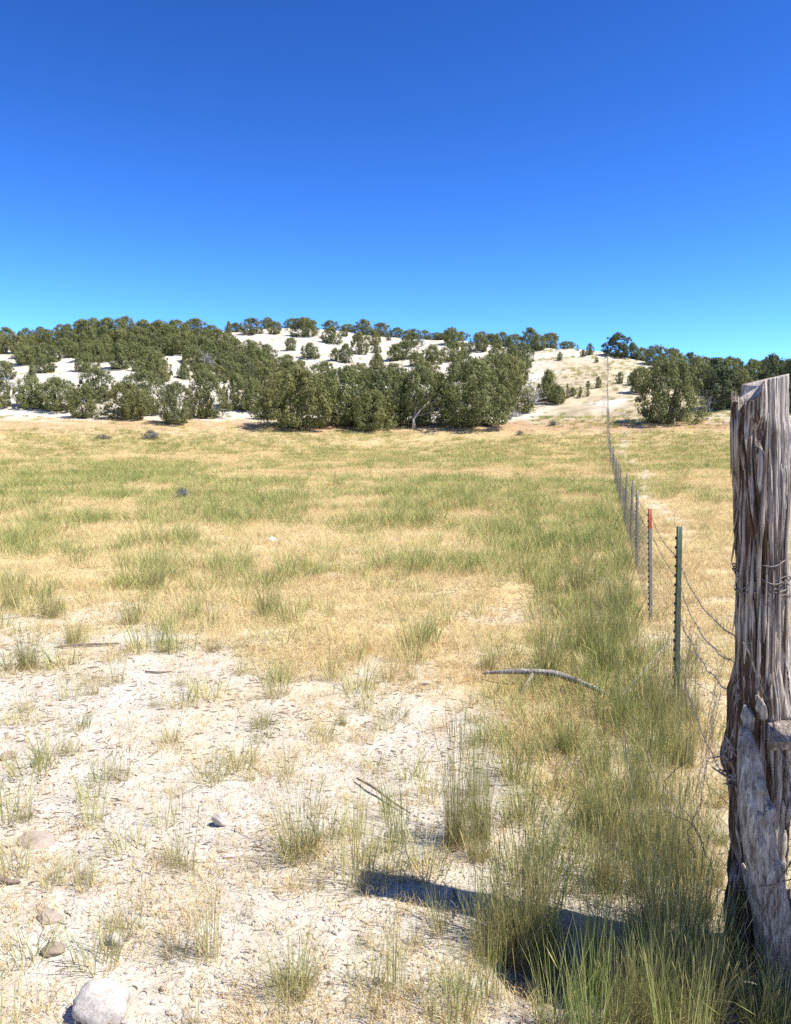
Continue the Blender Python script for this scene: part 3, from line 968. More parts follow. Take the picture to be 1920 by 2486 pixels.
HAND = [
    # front row of the middle thicket: x, y of the foot, height, width, crown, zone, label
    (722, 1041, 146, 168, 'dome', 'front', 'big broad juniper at the left end of the front row, trunk on tan ground', True),
    (838, 1034, 138, 125, 'dome', 'front', 'tall dark juniper with a deep shaded hollow beside the broad left-end juniper', True),
    (902, 1046, 96, 104, 'round', 'front', 'low bushy juniper standing farthest forward in the middle of the front row', True),
    (935, 1031, 132, 118, 'dome', 'front', 'tall juniper directly behind the low bushy juniper of the front row', True),
    (1022, 1034, 140, 125, 'round', 'front', 'green juniper wrapped around the forked white dead trunk', True),
    (1146, 1036, 160, 185, 'dome', 'front', 'widest juniper of the front row, single dark trunk and broad shade', True),
    (1222, 1006, 140, 130, 'dome', 'front', 'juniper behind the right shoulder of the widest front-row juniper', True),
    (1330, 976, 74, 62, 'cone', 'front', 'small dark juniper at the right end of the thicket beside grey dead brush', False),
    (1356, 980, 42, 34, 'dome', 'front', 'lowest green juniper bush closing the thicket towards the fence', False),
    (1283, 992, 76, 104, 'dead', 'front', 'large tangle of bare grey branches at the right end of the thicket', False),
    (1236, 1018, 44, 70, 'dead', 'front', 'low grey dead brush under the widest front-row juniper', False),
    # left foot of the hill
    (73, 992, 78, 66, 'dome', 'foot', 'leftmost of the three round junipers on the lower sand', False),
    (142, 998, 80, 96, 'dome', 'foot', 'broadest round juniper in the middle of the three on the lower sand', True),
    (206, 1015, 76, 82, 'cone', 'foot', 'round juniper standing lowest of three on the sand, black shadow under it', True),
    (239, 970, 74, 78, 'round', 'foot', 'round juniper alone on the white patch, above the lowest of the three', False),
    (308, 1019, 88, 100, 'round', 'foot', 'wide juniper beside the sand gully, shadow on the left', True),
    (352, 1008, 106, 100, 'dome', 'foot', 'tall juniper rising behind the wide one beside the sand gully', True),
    (428, 1030, 98, 80, 'round', 'foot', 'open juniper with a pale twisted trunk at the field edge', True),
    (500, 1016, 114, 92, 'dome', 'foot', 'large full juniper to the right of the pale-trunked one', True),
    (573, 995, 84, 64, 'dome', 'foot', 'medium juniper between the large full one and the thin upright one', False),
    (612, 1000, 70, 46, 'cone', 'foot', 'thin upright juniper beside a small white sand gap', False),
    (655, 1018, 74, 62, 'dome', 'foot', 'low juniper tucked against the left side of the front row', False),
    (78, 915, 34, 20, 'cone', 'foot', 'small thin snag-like juniper at the left edge of the white patch', False),
    (25, 968, 64, 52, 'dead', 'foot', 'pale grey dead juniper near the left edge of the view', False),
    (10, 920, 42, 56, 'dome', 'foot', 'green juniper just above the pale grey dead one', False),
    (-4, 990, 66, 56, 'dome', 'foot', 'juniper half cut off at the left edge beside the grey dead one', False),
    (109, 906, 42, 52, 'round', 'patch', 'round dark juniper at the upper left of the white patch, shadow beside it', False),
    (209, 903, 46, 52, 'dome', 'patch', 'juniper at the top centre of the white patch', False),
    (290, 896, 58, 58, 'dome', 'patch', 'spreading juniper at the upper right of the white patch with spread shadow', False),
    (447, 920, 42, 38, 'cone', 'patch', 'small juniper alone in the narrow white gully', False),
    (499, 903, 54, 56, 'dead', 'patch', 'silvery dead tree above the narrow white gully', False),
    (390, 925, 52, 52, 'dome', 'patch', 'juniper on the left lip of the narrow white gully', False),
    # bare white slope and its crest
    (649, 797, 26, 30, 'round', 'crest', None, False), (665, 811, 30, 38, 'dome', 'slope', None, False),
    (610, 812, 38, 50, 'dome', 'slope', None, False), (556, 808, 26, 22, 'cone', 'crest', None, False), (574, 806, 22, 30, 'dome', 'crest', None, False),
    (707, 851, 30, 30, 'dome', 'slope', None, False), (738, 817, 44, 64, 'dome', 'slope', None, False), (712, 793, 26, 42, 'dome', 'crest', None, False),
    (745, 793, 28, 40, 'dome', 'crest', None, False), (632, 838, 11, 11, 'spike', 'slope', None, False),
    (752, 870, 37, 40, 'dome', 'slope', None, False), (802, 798, 25, 40, 'round', 'crest', None, False), (805, 834, 38, 48, 'dome', 'slope', None, False),
    (836, 817, 23, 20, 'dome', 'slope', None, False), (873, 860, 52, 42, 'dome', 'slope', None, False), (882, 812, 35, 42, 'dome', 'crest', None, False),
    (908, 838, 34, 32, 'dome', 'slope', None, False), (913, 857, 20, 24, 'dome', 'slope', None, False), (923, 812, 33, 48, 'dome', 'crest', None, False),
    (943, 827, 14, 12, 'dome', 'slope', None, False), (840, 881, 44, 32, 'dome', 'slope', None, False), (815, 876, 30, 26, 'dome', 'slope', None, False),
    (916, 896, 38, 47, 'cone', 'slope', None, False), (956, 876, 38, 32, 'dome', 'slope', None, False), (983, 872, 42, 54, 'dome', 'slope', None, False),
    (997, 838, 30, 42, 'dome', 'slope', None, False), (1023, 841, 28, 24, 'dead', 'slope', 'grey leafless shrub high on the bare white slope', False),
    (1010, 888, 32, 38, 'dome', 'slope', None, False), (1051, 884, 46, 55, 'dome', 'slope', None, False),
    (845, 800, 22, 40, 'round', 'crest', None, False), (965, 814, 26, 36, 'dome', 'crest', None, False), (999, 818, 26, 38, 'round', 'crest', None, False),
    (1032, 822, 26, 28, 'dome', 'crest', None, False), (1060, 822, 22, 44, 'dome', 'crest', None, False), (1086, 823, 22, 40, 'dome', 'crest', None, False),
    (1097, 837, 40, 48, 'round', 'slope', None, False), (1160, 853, 42, 48, 'dome', 'slope', None, False), (1100, 878, 44, 52, 'dome', 'slope', None, False),
    (1124, 870, 38, 34, 'dome', 'slope', None, False), (1120, 826, 20, 34, 'dome', 'crest', None, False), (1205, 843, 30, 26, 'cone', 'slope', None, False),
    (1205, 873, 36, 36, 'dome', 'slope', None, False), (1237, 870, 50, 30, 'cone', 'slope', None, False), (1218, 826, 36, 34, 'round', 'crest', None, False),
    (1172, 828, 32, 38, 'dome', 'crest', None, False), (1194, 830, 28, 34, 'dome', 'crest', None, False), (1250, 834, 33, 38, 'dome', 'crest', None, False),
    (1285, 846, 48, 42, 'dome', 'crest', None, False), (1308, 851, 38, 38, 'round', 'crest', None, False), (1337, 843, 38, 46, 'dome', 'crest', None, False),
    (1375, 845, 22, 42, 'dome', 'crest', None, False), (1268, 896, 62, 48, 'dome', 'slope', None, False), (1247, 905, 60, 40, 'dome', 'slope', None, False),
    (1359, 875, 21, 12, 'dome', 'scrubslope', None, False), (1415, 866, 17, 13, 'dome', 'scrubslope', None, False), (1402, 852, 15, 9, 'spike', 'scrubslope', None, False),
    (1432, 862, 28, 17, 'dome', 'scrubslope', None, False), (1448, 880, 12, 10, 'dome', 'scrubslope', None, False),
    (1377, 967, 34, 14, 'spike', 'sapling', None, False), (1389, 962, 20, 16, 'dome', 'sapling', None, False), (1408, 966, 27, 16, 'spike', 'sapling', None, False),
    (1427, 962, 24, 13, 'spike', 'sapling', None, False), (1428, 939, 14, 11, 'dome', 'sapling', None, False), (1452, 942, 26, 15, 'dome', 'sapling', None, False),
    (1504, 932, 27, 17, 'dome', 'sapling', None, False),
    # right of the fence
    (1500, 868, 58, 66, 'pine', 'right', 'dark open-crowned pinyon standing alone on the skyline right of the fence', False),
    (1534, 866, 36, 34, 'dome', 'right', 'small juniper leaning against the lone dark skyline pinyon', False),
    (1557, 876, 34, 38, 'dome', 'right', 'juniper on the slope just below the lone skyline pinyon', False),
    (1590, 886, 46, 54, 'round', 'right', 'juniper on the skyline above the big fence-side juniper', False),
    (1632, 902, 54, 48, 'dome', 'right', 'taller skyline juniper directly behind the big fence-side juniper', False),
    (1535, 936, 32, 24, 'dome', 'right', 'small juniper at the pale slope edge with flat shadow', False),
    (1555, 954, 60, 50, 'dome', 'right', 'dense juniper peeking out left of the big fence-side juniper', False),
    (1622, 1027, 152, 146, 'dome', 'right', 'big full juniper right of the fence, foliage down to the ground', 13),
    (1742, 994, 104, 110, 'pine', 'right', 'large very dark pinyon behind the bare grey shrub', False),
    (1692, 945, 78, 66, 'dome', 'right', 'juniper between the big fence-side juniper and the dark pinyon', False),
    (1735, 932, 62, 50, 'pine', 'right', 'skyline pinyon above the large very dark one', False),
    (1768, 934, 64, 60, 'dome', 'right', 'skyline juniper just left of the wooden post top', False),
    (1798, 990, 90, 70, 'dome', 'right', 'juniper whose crown meets the left edge of the wooden post', False),
    (1872, 955, 92, 60, 'pine', 'right', 'pinyon rising behind the flat top of the wooden post', False),
    (1915, 1005, 128, 60, 'pine', 'right', 'dark pinyon to the right of the wooden post, cut by the frame', False),
    (1830, 940, 62, 60, 'dome', 'right', 'juniper top between the post top and the skyline juniper', False),
    (1912, 930, 56, 60, 'dome', 'right', 'paler juniper higher up behind the post', False),
    (1720, 1002, 58, 60, 'dead', 'right', 'bare silver shrub with spreading twigs in front of the very dark pinyon', False),
]
BIGMAP = {(1146, 1036): 10, (722, 1041): 12, (838, 1034): 11, (1022, 1034): 11}
for x_, y_, h_, w_, sh_, z_, lab_, bg_ in HAND:
    nm = 'dead_tree' if sh_ == 'dead' else 'pinyon_pine' if sh_ == 'pine' else 'juniper_sapling' if z_ == 'sapling' else 'juniper_tree'
    tk = PALE_TRUNK if (x_, y_) == (428, 1030) else None
    b_ = BIGMAP.get((x_, y_), bg_)
    if bg_ == 13: b_ = 12
    tree(x_, y_, h_, w_, sh_, z_, lab_, 'tree', nm, b_, tk)


# the wooded left hill and the thicket behind the front row: jittered rows on the slope
SAND_GAPS = [(200, 920, 125, 26), (60, 965, 30, 16), (20, 872, 26, 12), (430, 908, 46, 34), (300, 962, 24, 30), (178, 800, 0, 0), (165, 875, 14, 12), (520, 905, 14, 12), (648, 955, 16, 20), (455, 940, 26, 22)]


def gap(x, y):
    return any(a > 0 and ((x - cx) / a) ** 2 + ((y - cy) / b) ** 2 < 1 for cx, cy, a, b in SAND_GAPS)


def crestA(x): return float(np.interp(x, A_X, A_Y))


ROWS = []
fill_rng = random.Random(5)
y0 = 0
for k in range(8):                          # rows up the left hill, row 0 on the crest
    x = -40 + fill_rng.uniform(0, 20)
    while x < 800:
        yb = crestA(x) + 1 + k * 13.5 + fill_rng.uniform(-3, 3)
        lim = 888 if x < 330 else 905 if x < 480 else 985
        if yb < lim and not gap(x, yb) and not gap(x, yb - 8) and yb < 985:
            sz = fill_rng.uniform(31, 46) if k else fill_rng.uniform(30, 42)
            sh = fill_rng.choice(['dome', 'dome', 'round', 'round', 'dome', 'cone'])
            ROWS.append((x, yb, sz, sz * fill_rng.uniform(.95, 1.3), sh, 'row%d' % k))
        x += fill_rng.uniform(31, 52)
for k, (yr, xa, xb) in enumerate(((930, 700, 1290), (955, 640, 1300), (985, 660, 1270), (1008, 690, 1190))):
    x = xa
    while x < xb:
        h = fill_rng.uniform(46, 66)
        top = 888 if x < 1080 else 868
        ROWS.append((x, yr + fill_rng.uniform(-6, 6), min(h, yr - top + 6), h * fill_rng.uniform(.8, 1.1), fill_rng.choice(['dome', 'round']), 'thick%d' % k))
        x += fill_rng.uniform(66, 100)
for k, (yr, xa, xb) in enumerate(((905, 1600, 1930), (938, 1640, 1930))):
    x = xa
    while x < xb:
        ROWS.append((x, yr + (x - 1600) * .055 + fill_rng.uniform(-4, 4), fill_rng.uniform(38, 52), fill_rng.uniform(38, 54), fill_rng.choice(['dome', 'pine', 'round']), 'rback%d' % k))
        x += fill_rng.uniform(34, 50)
for x_, y_, h_, w_, sh_, z_ in ROWS:
    nm = 'pinyon_pine' if sh_ == 'pine' else 'juniper_tree'
    tree(x_, y_, h_, w_, sh_, z_, None, 'tree', nm)

ORD = ['first', 'second', 'third', 'fourth', 'fifth', 'sixth', 'seventh', 'eighth', 'ninth', 'tenth', 'eleventh', 'twelfth', 'thirteenth', 'fourteenth', 'fifteenth',
       'sixteenth', 'seventeenth', 'eighteenth', 'nineteenth', 'twentieth'] + ['twenty-' + w for w in 'first second third fourth fifth sixth seventh eighth ninth'.split()] + ['thirtieth'] + \
      ['thirty-' + w for w in 'first second third fourth fifth sixth seventh eighth ninth'.split()] + ['fortieth'] + ['forty-' + w for w in 'first second third fourth fifth sixth seventh eighth ninth'.split()]
ZONES = {
    'crest': ('juniper, {o} from the left along the crest of the bare white slope', 'junipers along the crest of the white slope'),
    'slope': ('juniper on the bare white slope, {o} counted from the left', 'junipers scattered over the white slope'),
    'scrubslope': ('tiny juniper near the fence on the tufted hilltop, {o} from the left', 'small junipers on the tufted hill by the fence'),
    'sapling': ('narrow young juniper on the pale slope beside the fence, {o} from the left', 'young junipers at the foot of the hill by the fence'),
    'front': ('', 'front row of the juniper thicket'), 'foot': ('', 'junipers at the foot of the left hill'),
    'patch': ('', 'junipers round the white patch'), 'right': ('', 'trees right of the fence'),
}
for k in range(8):
    ZONES['row%d' % k] = ('juniper on left hill, {o} from left in ' + ('its skyline row' if k == 0 else ORD[k - 1] + ' row below skyline'), 'junipers covering the left hill')
for k in range(4):
    ZONES['thick%d' % k] = ('juniper inside the middle thicket, {o} from left in ' + ('topmost' if k == 0 else 'lowest' if k == 3 else ORD[k] + ' highest') + ' row', 'junipers filling the middle thicket')
for k in range(2):
    ZONES['rback%d' % k] = ('tree in the ' + ('upper' if k == 0 else 'lower') + ' row behind the wooden post, {o} from the left', 'trees behind the wooden post')
for z in ZONES:
    mem = sorted([t for t in TREES if t['zone'] == z], key=lambda t: t['px'])
    unl = [t for t in mem if not t['label']]
    for i, t in enumerate(unl):
        asp = t['h'] / t['w']
        word = 'upright' if asp > 1.05 else 'low broad' if asp < .8 else 'rounded'
        if z == 'sapling': word = 'green'
        t['label'] = word + ' ' + ZONES[z][0].format(o=ORD[i])
    for t in mem:
        tag(t['e'], t['label'], 'tree', ZONES[z][1])


# the forked white dead trunk in the front row
def white_trunk():
    X, Y, Z, r = ground_at(1003, 1038)
    Y -= .9; X -= .9 * X / Y; Z = hz(X, Y)
    e = empty('dead_tree', (X, Y, Z), 'forked bone-white dead trunk leaning right in front of the thicket', 'dead tree')
    u = r / F
    def p(dx, dy): return (dx * u, .15 * random.uniform(-1, 1), dy * u)
    t = Tubes(); t.add([p(0, -4), p(1, 12), p(0, 24), p(8, 34), p(22, 50), p(38, 66)], [.17, .15, .14, .10, .08, .03], 7)
    obj('trunk', t.mesh('trunk'), e, M_LIMB)
    t = Tubes(); t.add([p(0, 22), p(4, 36), p(7, 50), p(10, 60)], [.10, .08, .05, .02], 6)
    obj('limb', t.mesh('limb'), e, M_LIMB)
    t = Tubes(); t.add([p(20, 48), p(38, 56), p(60, 76)], [.06, .045, .02], 6)
    obj('limb', t.mesh('limb'), e, M_LIMB)
    t = Tubes(); t.add([p(6, 32), p(22, 34), p(40, 40)], [.05, .04, .015], 6)
    obj('limb', t.mesh('limb'), e, M_LIMB)


white_trunk()


def stump(px, py, hpx, label):
    X, Y, Z, r = ground_at(px, py)
    u = r / F
    t = Tubes()
    t.add([(0, 0, -2 * u), (1 * u, 0, hpx * .5 * u), (4 * u, 0, hpx * u)], [4 * u, 3 * u, 1.4 * u], 7)
    t.add([(1 * u, 0, hpx * .4 * u), (-6 * u, 0, hpx * .8 * u)], [2 * u, .8 * u], 5)
    o = obj('tree_stump', t.mesh('tree_stump'), mat=M_LIMB)
    o.location = (X, Y, Z)
    tag(o, label, 'stump')


stump(1634, 1030, 16, 'white broken stump at the foot of the big fence-side juniper')
stump(1690, 1004, 12, 'pale low stump on tan ground left of the bare silver shrub')


def shrub(px, py, h, w, label, sage=True):
    X, Y, Z, r = ground_at(px, py)
    u = r / F
    e = empty('sagebrush', (X, Y, Z), label, 'shrub', None, random.uniform(0, 6))
    e.scale = (w * u, w * u, h * u)
    obj('foliage', random.choice(SAGE), e)
    obj('stem', DEADS[0], e)


def mat_sage():
    t = NT('sagebrush_foliage')
    return t.leaf(t.mix(t.attr('v'), (.13, .13, .105), (.25, .25, .20)), .15)


M_SAGE = mat_sage()
SAGE = [crown_mesh('sagebrush_foliage', 500 + s_, DOME, M_SAGE, nclump=50, leaf=.06, clump=.14, nl=40) for s_ in range(2)]
shrub(366, 1066, 20, 40, 'round grey sagebrush standing alone in the green field')
shrub(250, 1066, 10, 34, 'low flat grey shrub at the field edge left of the round sagebrush')
shrub(1262, 1178 - 122, 10, 22, 'small grey shrub on the tan ground in front of the thicket')
shrub(1342, 1033, 11, 26, 'small grey shrub between the thicket and the fence')
shrub(443, 1212, 26, 34, 'grey-green sage clump at the left edge of the greenest patch')


# ------------------------------------------------------------------ the wire fence
def fence_pt(s):
    return FO + FDIR * s


def s_for_px(px):
    lo, hi = .5, 400.0
    for _ in range(60):
        m = (lo + hi) / 2
        p = fence_pt(m)
        q = CX + F * p[0] / (p[1] * math.cos(PITCH) + (EYE - .6) * math.sin(PITCH))
        if q > px: lo = m
        else: hi = m
    return lo


S_POST = [s_for_px(x) for x in (1643, 1580, 1546, 1530, 1516, 1505)]
s_ = S_POST[-1]
while s_ < 152:
    s_ += 3.6 + random.uniform(-.3, .3)
    S_POST.append(s_)
WP = np.array([1.080, 2.33])                 # foot of the wooden corner post

fence = empty('wire_fence', (*fence_pt(S_POST[0]), 0), 'long barbed and woven wire fence on steel posts running straight up the hill', 'fence')
fence_loc = Vector(fence.location)


def fobj(name, me, mat=None):
    o = obj(name, me, fence, mat)
    return o


def tpost_mesh(mat_idx_top=None):
    """T-section bar, 1.15 m above ground, web towards -Y local"""
    V = []; Fq = []
    sec = [(-.017, 0), (.017, 0), (.017, .005), (.0025, .005), (.0025, .030), (-.0025, .030), (-.0025, .005), (-.017, .005)]
    zs = [-.25, .92, 1.12]
    for z in zs:
        for x, y in sec: V.append((x, y, z))
    n = len(sec)
    for k in range(len(zs) - 1):
        for i in range(n):
            j = (i + 1) % n
            Fq.append([k * n + i, k * n + j, (k + 1) * n + j, (k + 1) * n + i])
    me = mesh_np('t_post', V, [np.array(Fq)])
    b = bmesh.new(); b.from_mesh(me); b.verts.ensure_lookup_table()
    b.faces.new([b.verts[2 * n + i] for i in range(n)])
    b.to_mesh(me); b.free()
    return me


def stud_mesh():
    b = bmesh.new()
    for k in range(18):
        z = .10 + k * .056
        m = Matrix.Translation((0, -.004, z)) @ Matrix.Diagonal((.012, .012, .016, 1))
        bmesh.ops.create_cube(b, size=1, matrix=m)
    me = bpy.data.meshes.new('stud'); b.to_mesh(me); b.free()
    me.materials.append(M_STUD)
    return me


TP_GREY = tpost_mesh(); TP_GREY.materials.append(M_TGREY)
TP_GREEN = tpost_mesh(); TP_GREEN.materials.append(M_TGREEN)
TP_RED = tpost_mesh(); TP_RED.materials.append(M_TGREY); TP_RED.materials.append(M_TRED)
for p_ in TP_RED.polygons:
    if p_.center.z > .95: p_.material_index = 1
STUD = stud_mesh()
LEAN = {0: (-.004, .012), 1: (-.02, .03), 2: (.01, .02), 3: (0, -.02)}
POSTTOP = {0: 1.115, 1: 1.02, 2: 1.03, 3: 1.04, 4: 1.04, 5: 1.02}
for i, s_ in enumerate(S_POST):
    p = fence_pt(s_)
    if s_ > 40: p = p + np.array([math.cos(FA), -math.sin(FA)]) * random.uniform(-.16, .16)
    z = hz(*p)
    o = fobj('t_post', (TP_GREEN, TP_RED)[i] if i < 2 else TP_GREY)
    o.location = Vector((p[0], p[1], z)) - fence_loc
    top = POSTTOP.get(i, random.uniform(.98, 1.08))
    o.scale = (1, 1, top / 1.12)
    lx, ly = LEAN.get(i, (random.uniform(-.03, .03), random.uniform(-.03, .03)))
    # flange faces the left of the fence so that the studs show on that side
    o.rotation_euler = (ly, lx, math.pi * .5 - FA + math.pi + (.12 if i < 2 else .2))
    if i == 0: o['label'] = 'green painted steel post nearest to the wooden post'
    if i == 1: o['label'] = 'steel post with a red painted top'
    if i < 14:
        st = obj('stud', STUD, o); st['kind'] = 'stuff'


def wire_z(s, k):
    """height of strand k at fence position s"""
    p = fence_pt(s)
    return float(hz(*p)) + (.93, .80)[k]


def barbed(pts, r=.0016, barb=.12, name='barbed_wire'):
    pts = np.asarray(pts, float) - np.array(fence_loc)
    t = Tubes()
    for ph in (0, math.pi):
        seg = np.linalg.norm(np.diff(pts, axis=0), axis=1); cum = np.concatenate([[0], np.cumsum(seg)])
        n = min(int(cum[-1] / .012) + 2, 900)
        q = np.linspace(0, cum[-1], n)
        P = np.stack([np.interp(q, cum, pts[:, i]) for i in range(3)], -1)
        a = q / .035 * math.pi + ph
        P = P + np.stack([np.cos(a) * .0018, np.sin(a) * .0018 * .3, np.sin(a) * .0018], -1)
        t.add(P, r * .8, 4, False)
    o = fobj(name, t.mesh('barbed_wire'), M_WIRE)
    b = Tubes()
    q = np.arange(barb * .5, cum[-1], barb)
    for x in q:
        c = np.array([np.interp(x, cum, pts[:, i]) for i in range(3)])
        for _ in range(2):
            d = RNG.normal(0, 1, 3); d /= np.linalg.norm(d)
            b.add([c - d * .013, c, c + d * .013], [.0006, .0013, .0006], 3, False)
    if len(q):
        bo = obj('barb', b.mesh('barb'), o, M_WIRE); bo['kind'] = 'stuff'
    return o


def sagline(a, b, sag, n=14, wob=.0):
    a = np.array(a, float); b = np.array(b, float)
    q = np.linspace(0, 1, n)
    P = a + (b - a) * q[:, None]
    P[:, 2] -= sag * 4 * q * (1 - q)
    if wob: P[1:-1] += RNG.normal(0, wob, (n - 2, 3))
    return P


def fp3(s, h):
    p = fence_pt(s)
    return np.array([p[0], p[1], hz(*p) + h])


def long_strand(h, s_from, s_to, wob=.012):
    P = []
    ss = [s for s in S_POST if s_from <= s <= s_to]
    for a, b in zip(ss[:-1], ss[1:]):
        P.append(sagline(fp3(a, h + RNG.normal(0, .008)), fp3(b, h), .03 + RNG.uniform(0, .02), 8)[:-1])
    return np.concatenate(P + [[fp3(ss[-1], h)]])


def plain_wire(pts, r, name, sides=4, parent=None):
    t = Tubes(); t.add(np.asarray(pts) - np.array(fence_loc), r, sides, False)
    return fobj(name, t.mesh(name), M_WIRE)


wp3 = lambda x, z, y=0: np.array([WP[0] + x, WP[1] + y, z])
# two barbed strands and one top rail strand on the long run
barbed(long_strand(.93, S_POST[0], S_POST[9]))
barbed(long_strand(.80, S_POST[0], S_POST[9]))
for h_ in (.93, .80, .66, .5, .34, .18):
    P_ = long_strand(h_, S_POST[9], S_POST[-1])
    P_ = P_ + np.outer(RNG.normal(0, .05, len(P_)), [math.cos(FA), -math.sin(FA), 0])
    plain_wire(P_, .007, 'barbed_wire')
# slack strands from the first steel post to the wooden post
barbed(sagline(fp3(S_POST[0], .93), wp3(-.042, 1.02, -.02), .08, 18, .002))
barbed(sagline(fp3(S_POST[0], .80), wp3(-.040, .94, -.02), .10, 18, .003))
barbed(sagline(fp3(S_POST[0], .62), wp3(-.042, .845, -.02), .08, 18, .004))
barbed(sagline(fp3(S_POST[0], .42), wp3(-.045, .56, -.02), .12, 18, .007))


def woven():
    """woven stock wire: line wires and upright stays, rumpled near the wooden post"""
    t = Tubes()
    end = 30.0
    s_a = np.hypot(*(WP - FO)) - .02
    hs_ = [.05, .16, .28, .40, .52, .64, .74]

    def pt(s, h):
        near = max(0.0, 1 - (s - s_a) / 2.4)
        w = .05 * near
        base = fp3(s, h)
        n = np.array([math.cos(FA), -math.sin(FA), 0])
        o = w * math.sin(s * 7.0 + h * 5) + .5 * w * math.sin(s * 17 + h * 11)
        base = base + n * (o - .012)
        base[2] -= near * .07 * math.sin(s * 3.1) + .02 * math.sin(s * 1.9)
        return base
    sl = np.concatenate([np.arange(s_a, 8, .06), np.arange(8, end, .3)])
    for h in hs_:
        t.add(np.array([pt(s, h) for s in sl]) - np.array(fence_loc), np.where(sl < 8, .0010, .0015), 3, False)
    s = s_a
    while s < end:
        t.add(np.array([pt(s + .01 * math.sin(h * 9), h) for h in hs_]) - np.array(fence_loc), 0.0009 if s < 8 else .0016, 3, False)
        s += .15 if s < 18 else .25
    return fobj('woven_mesh', t.mesh('woven_mesh'), M_WIRE)


wm = woven(); wm['kind'] = 'stuff'
wm['label'] = 'rumpled woven stock wire below the barbed strands'

# ------------------------------------------------------------------ the wooden corner post
POST_H = 1.80


def limb_mesh(pts, rad, seed, sides=40, rough=.10, name='log'):
    """a knotty log along a polyline"""
    pts = np.asarray(pts, float); rad = np.asarray(rad, float)
    q0 = np.linspace(0, 1, len(pts)); q = np.linspace(0, 1, 110)
    P = np.stack([np.interp(q, q0, pts[:, i]) for i in range(3)], -1)
    ker = np.ones(13) / 13
    for i in range(3):
        P[:, i] = np.convolve(np.pad(P[:, i], 6, mode='edge'), ker, 'valid')
    R = np.interp(q, q0, rad)
    tan = np.gradient(P, axis=0); tan /= np.linalg.norm(tan, axis=1, keepdims=True)
    u = np.cross(tan, [0, 1, 0.1]); u /= np.linalg.norm(u, axis=1, keepdims=True)
    w = np.cross(tan, u)
    a = np.linspace(0, 2 * math.pi, sides, endpoint=False)
    rg = np.random.default_rng(seed)
    L = q * np.linalg.norm(np.diff(pts, axis=0), axis=1).sum()
    n = vnoise(np.cos(a)[None] * 2.2 + 7, L[:, None] * 6 + np.sin(a)[None] * 2, seed) - .5
    n2 = vnoise((a[None] * 4.2) + 0 * L[:, None], L[:, None] * 9, seed + 1) - .5
    n2 = n2 * np.sin(a / 2)[None] ** .3
    w_ = np.minimum(a, 2 * math.pi - a)
    n3 = vnoise(w_[None] * 7 + 0 * L[:, None], L[:, None] * 5 + 30, seed + 2)
    n4 = vnoise(w_[None] * 15 + .8 * np.sin(L[:, None] * 14), L[:, None] * 9 + 60, seed + 3)
    grooves = np.minimum(np.abs(2 * n3 - 1) * 3, 1) * .10 + np.minimum(np.abs(2 * n4 - 1) * 3, 1) * .06 - .12
    RR = R[:, None] * (1 + rough * 2 * n + rough * .8 * n2 + grooves * min(rough * 5, 1))
    V = P[:, None] + RR[..., None] * (np.cos(a)[None, :, None] * u[:, None] + np.sin(a)[None, :, None] * w[:, None])
    nz = len(q)
    i = np.arange(nz - 1)[:, None]; j = np.arange(sides)[None]; j2 = (j + 1) % sides
    Q = np.stack([i * sides + j, i * sides + j2, (i + 1) * sides + j2, (i + 1) * sides + j], -1).reshape(-1, 4)
    V = V.reshape(-1, 3)
    V = np.concatenate([V, [P[0]], [P[-1]]])
    jj = np.arange(sides); jn = (jj + 1) % sides
    T = np.concatenate([np.stack([jj, np.full(sides, len(V) - 2), jn], -1), np.stack([(nz - 1) * sides + jj, (nz - 1) * sides + jn, np.full(sides, len(V) - 1)], -1)])
    me = mesh_np(name, V, [Q, T], True)
    fattr(me, 'grey', np.full(len(V), .35))
    return me


def LX(z):
    return float(np.interp(z, [0, .6, 1.2, 1.6, 1.8], [.036, .030, .008, -.012, -.018]))


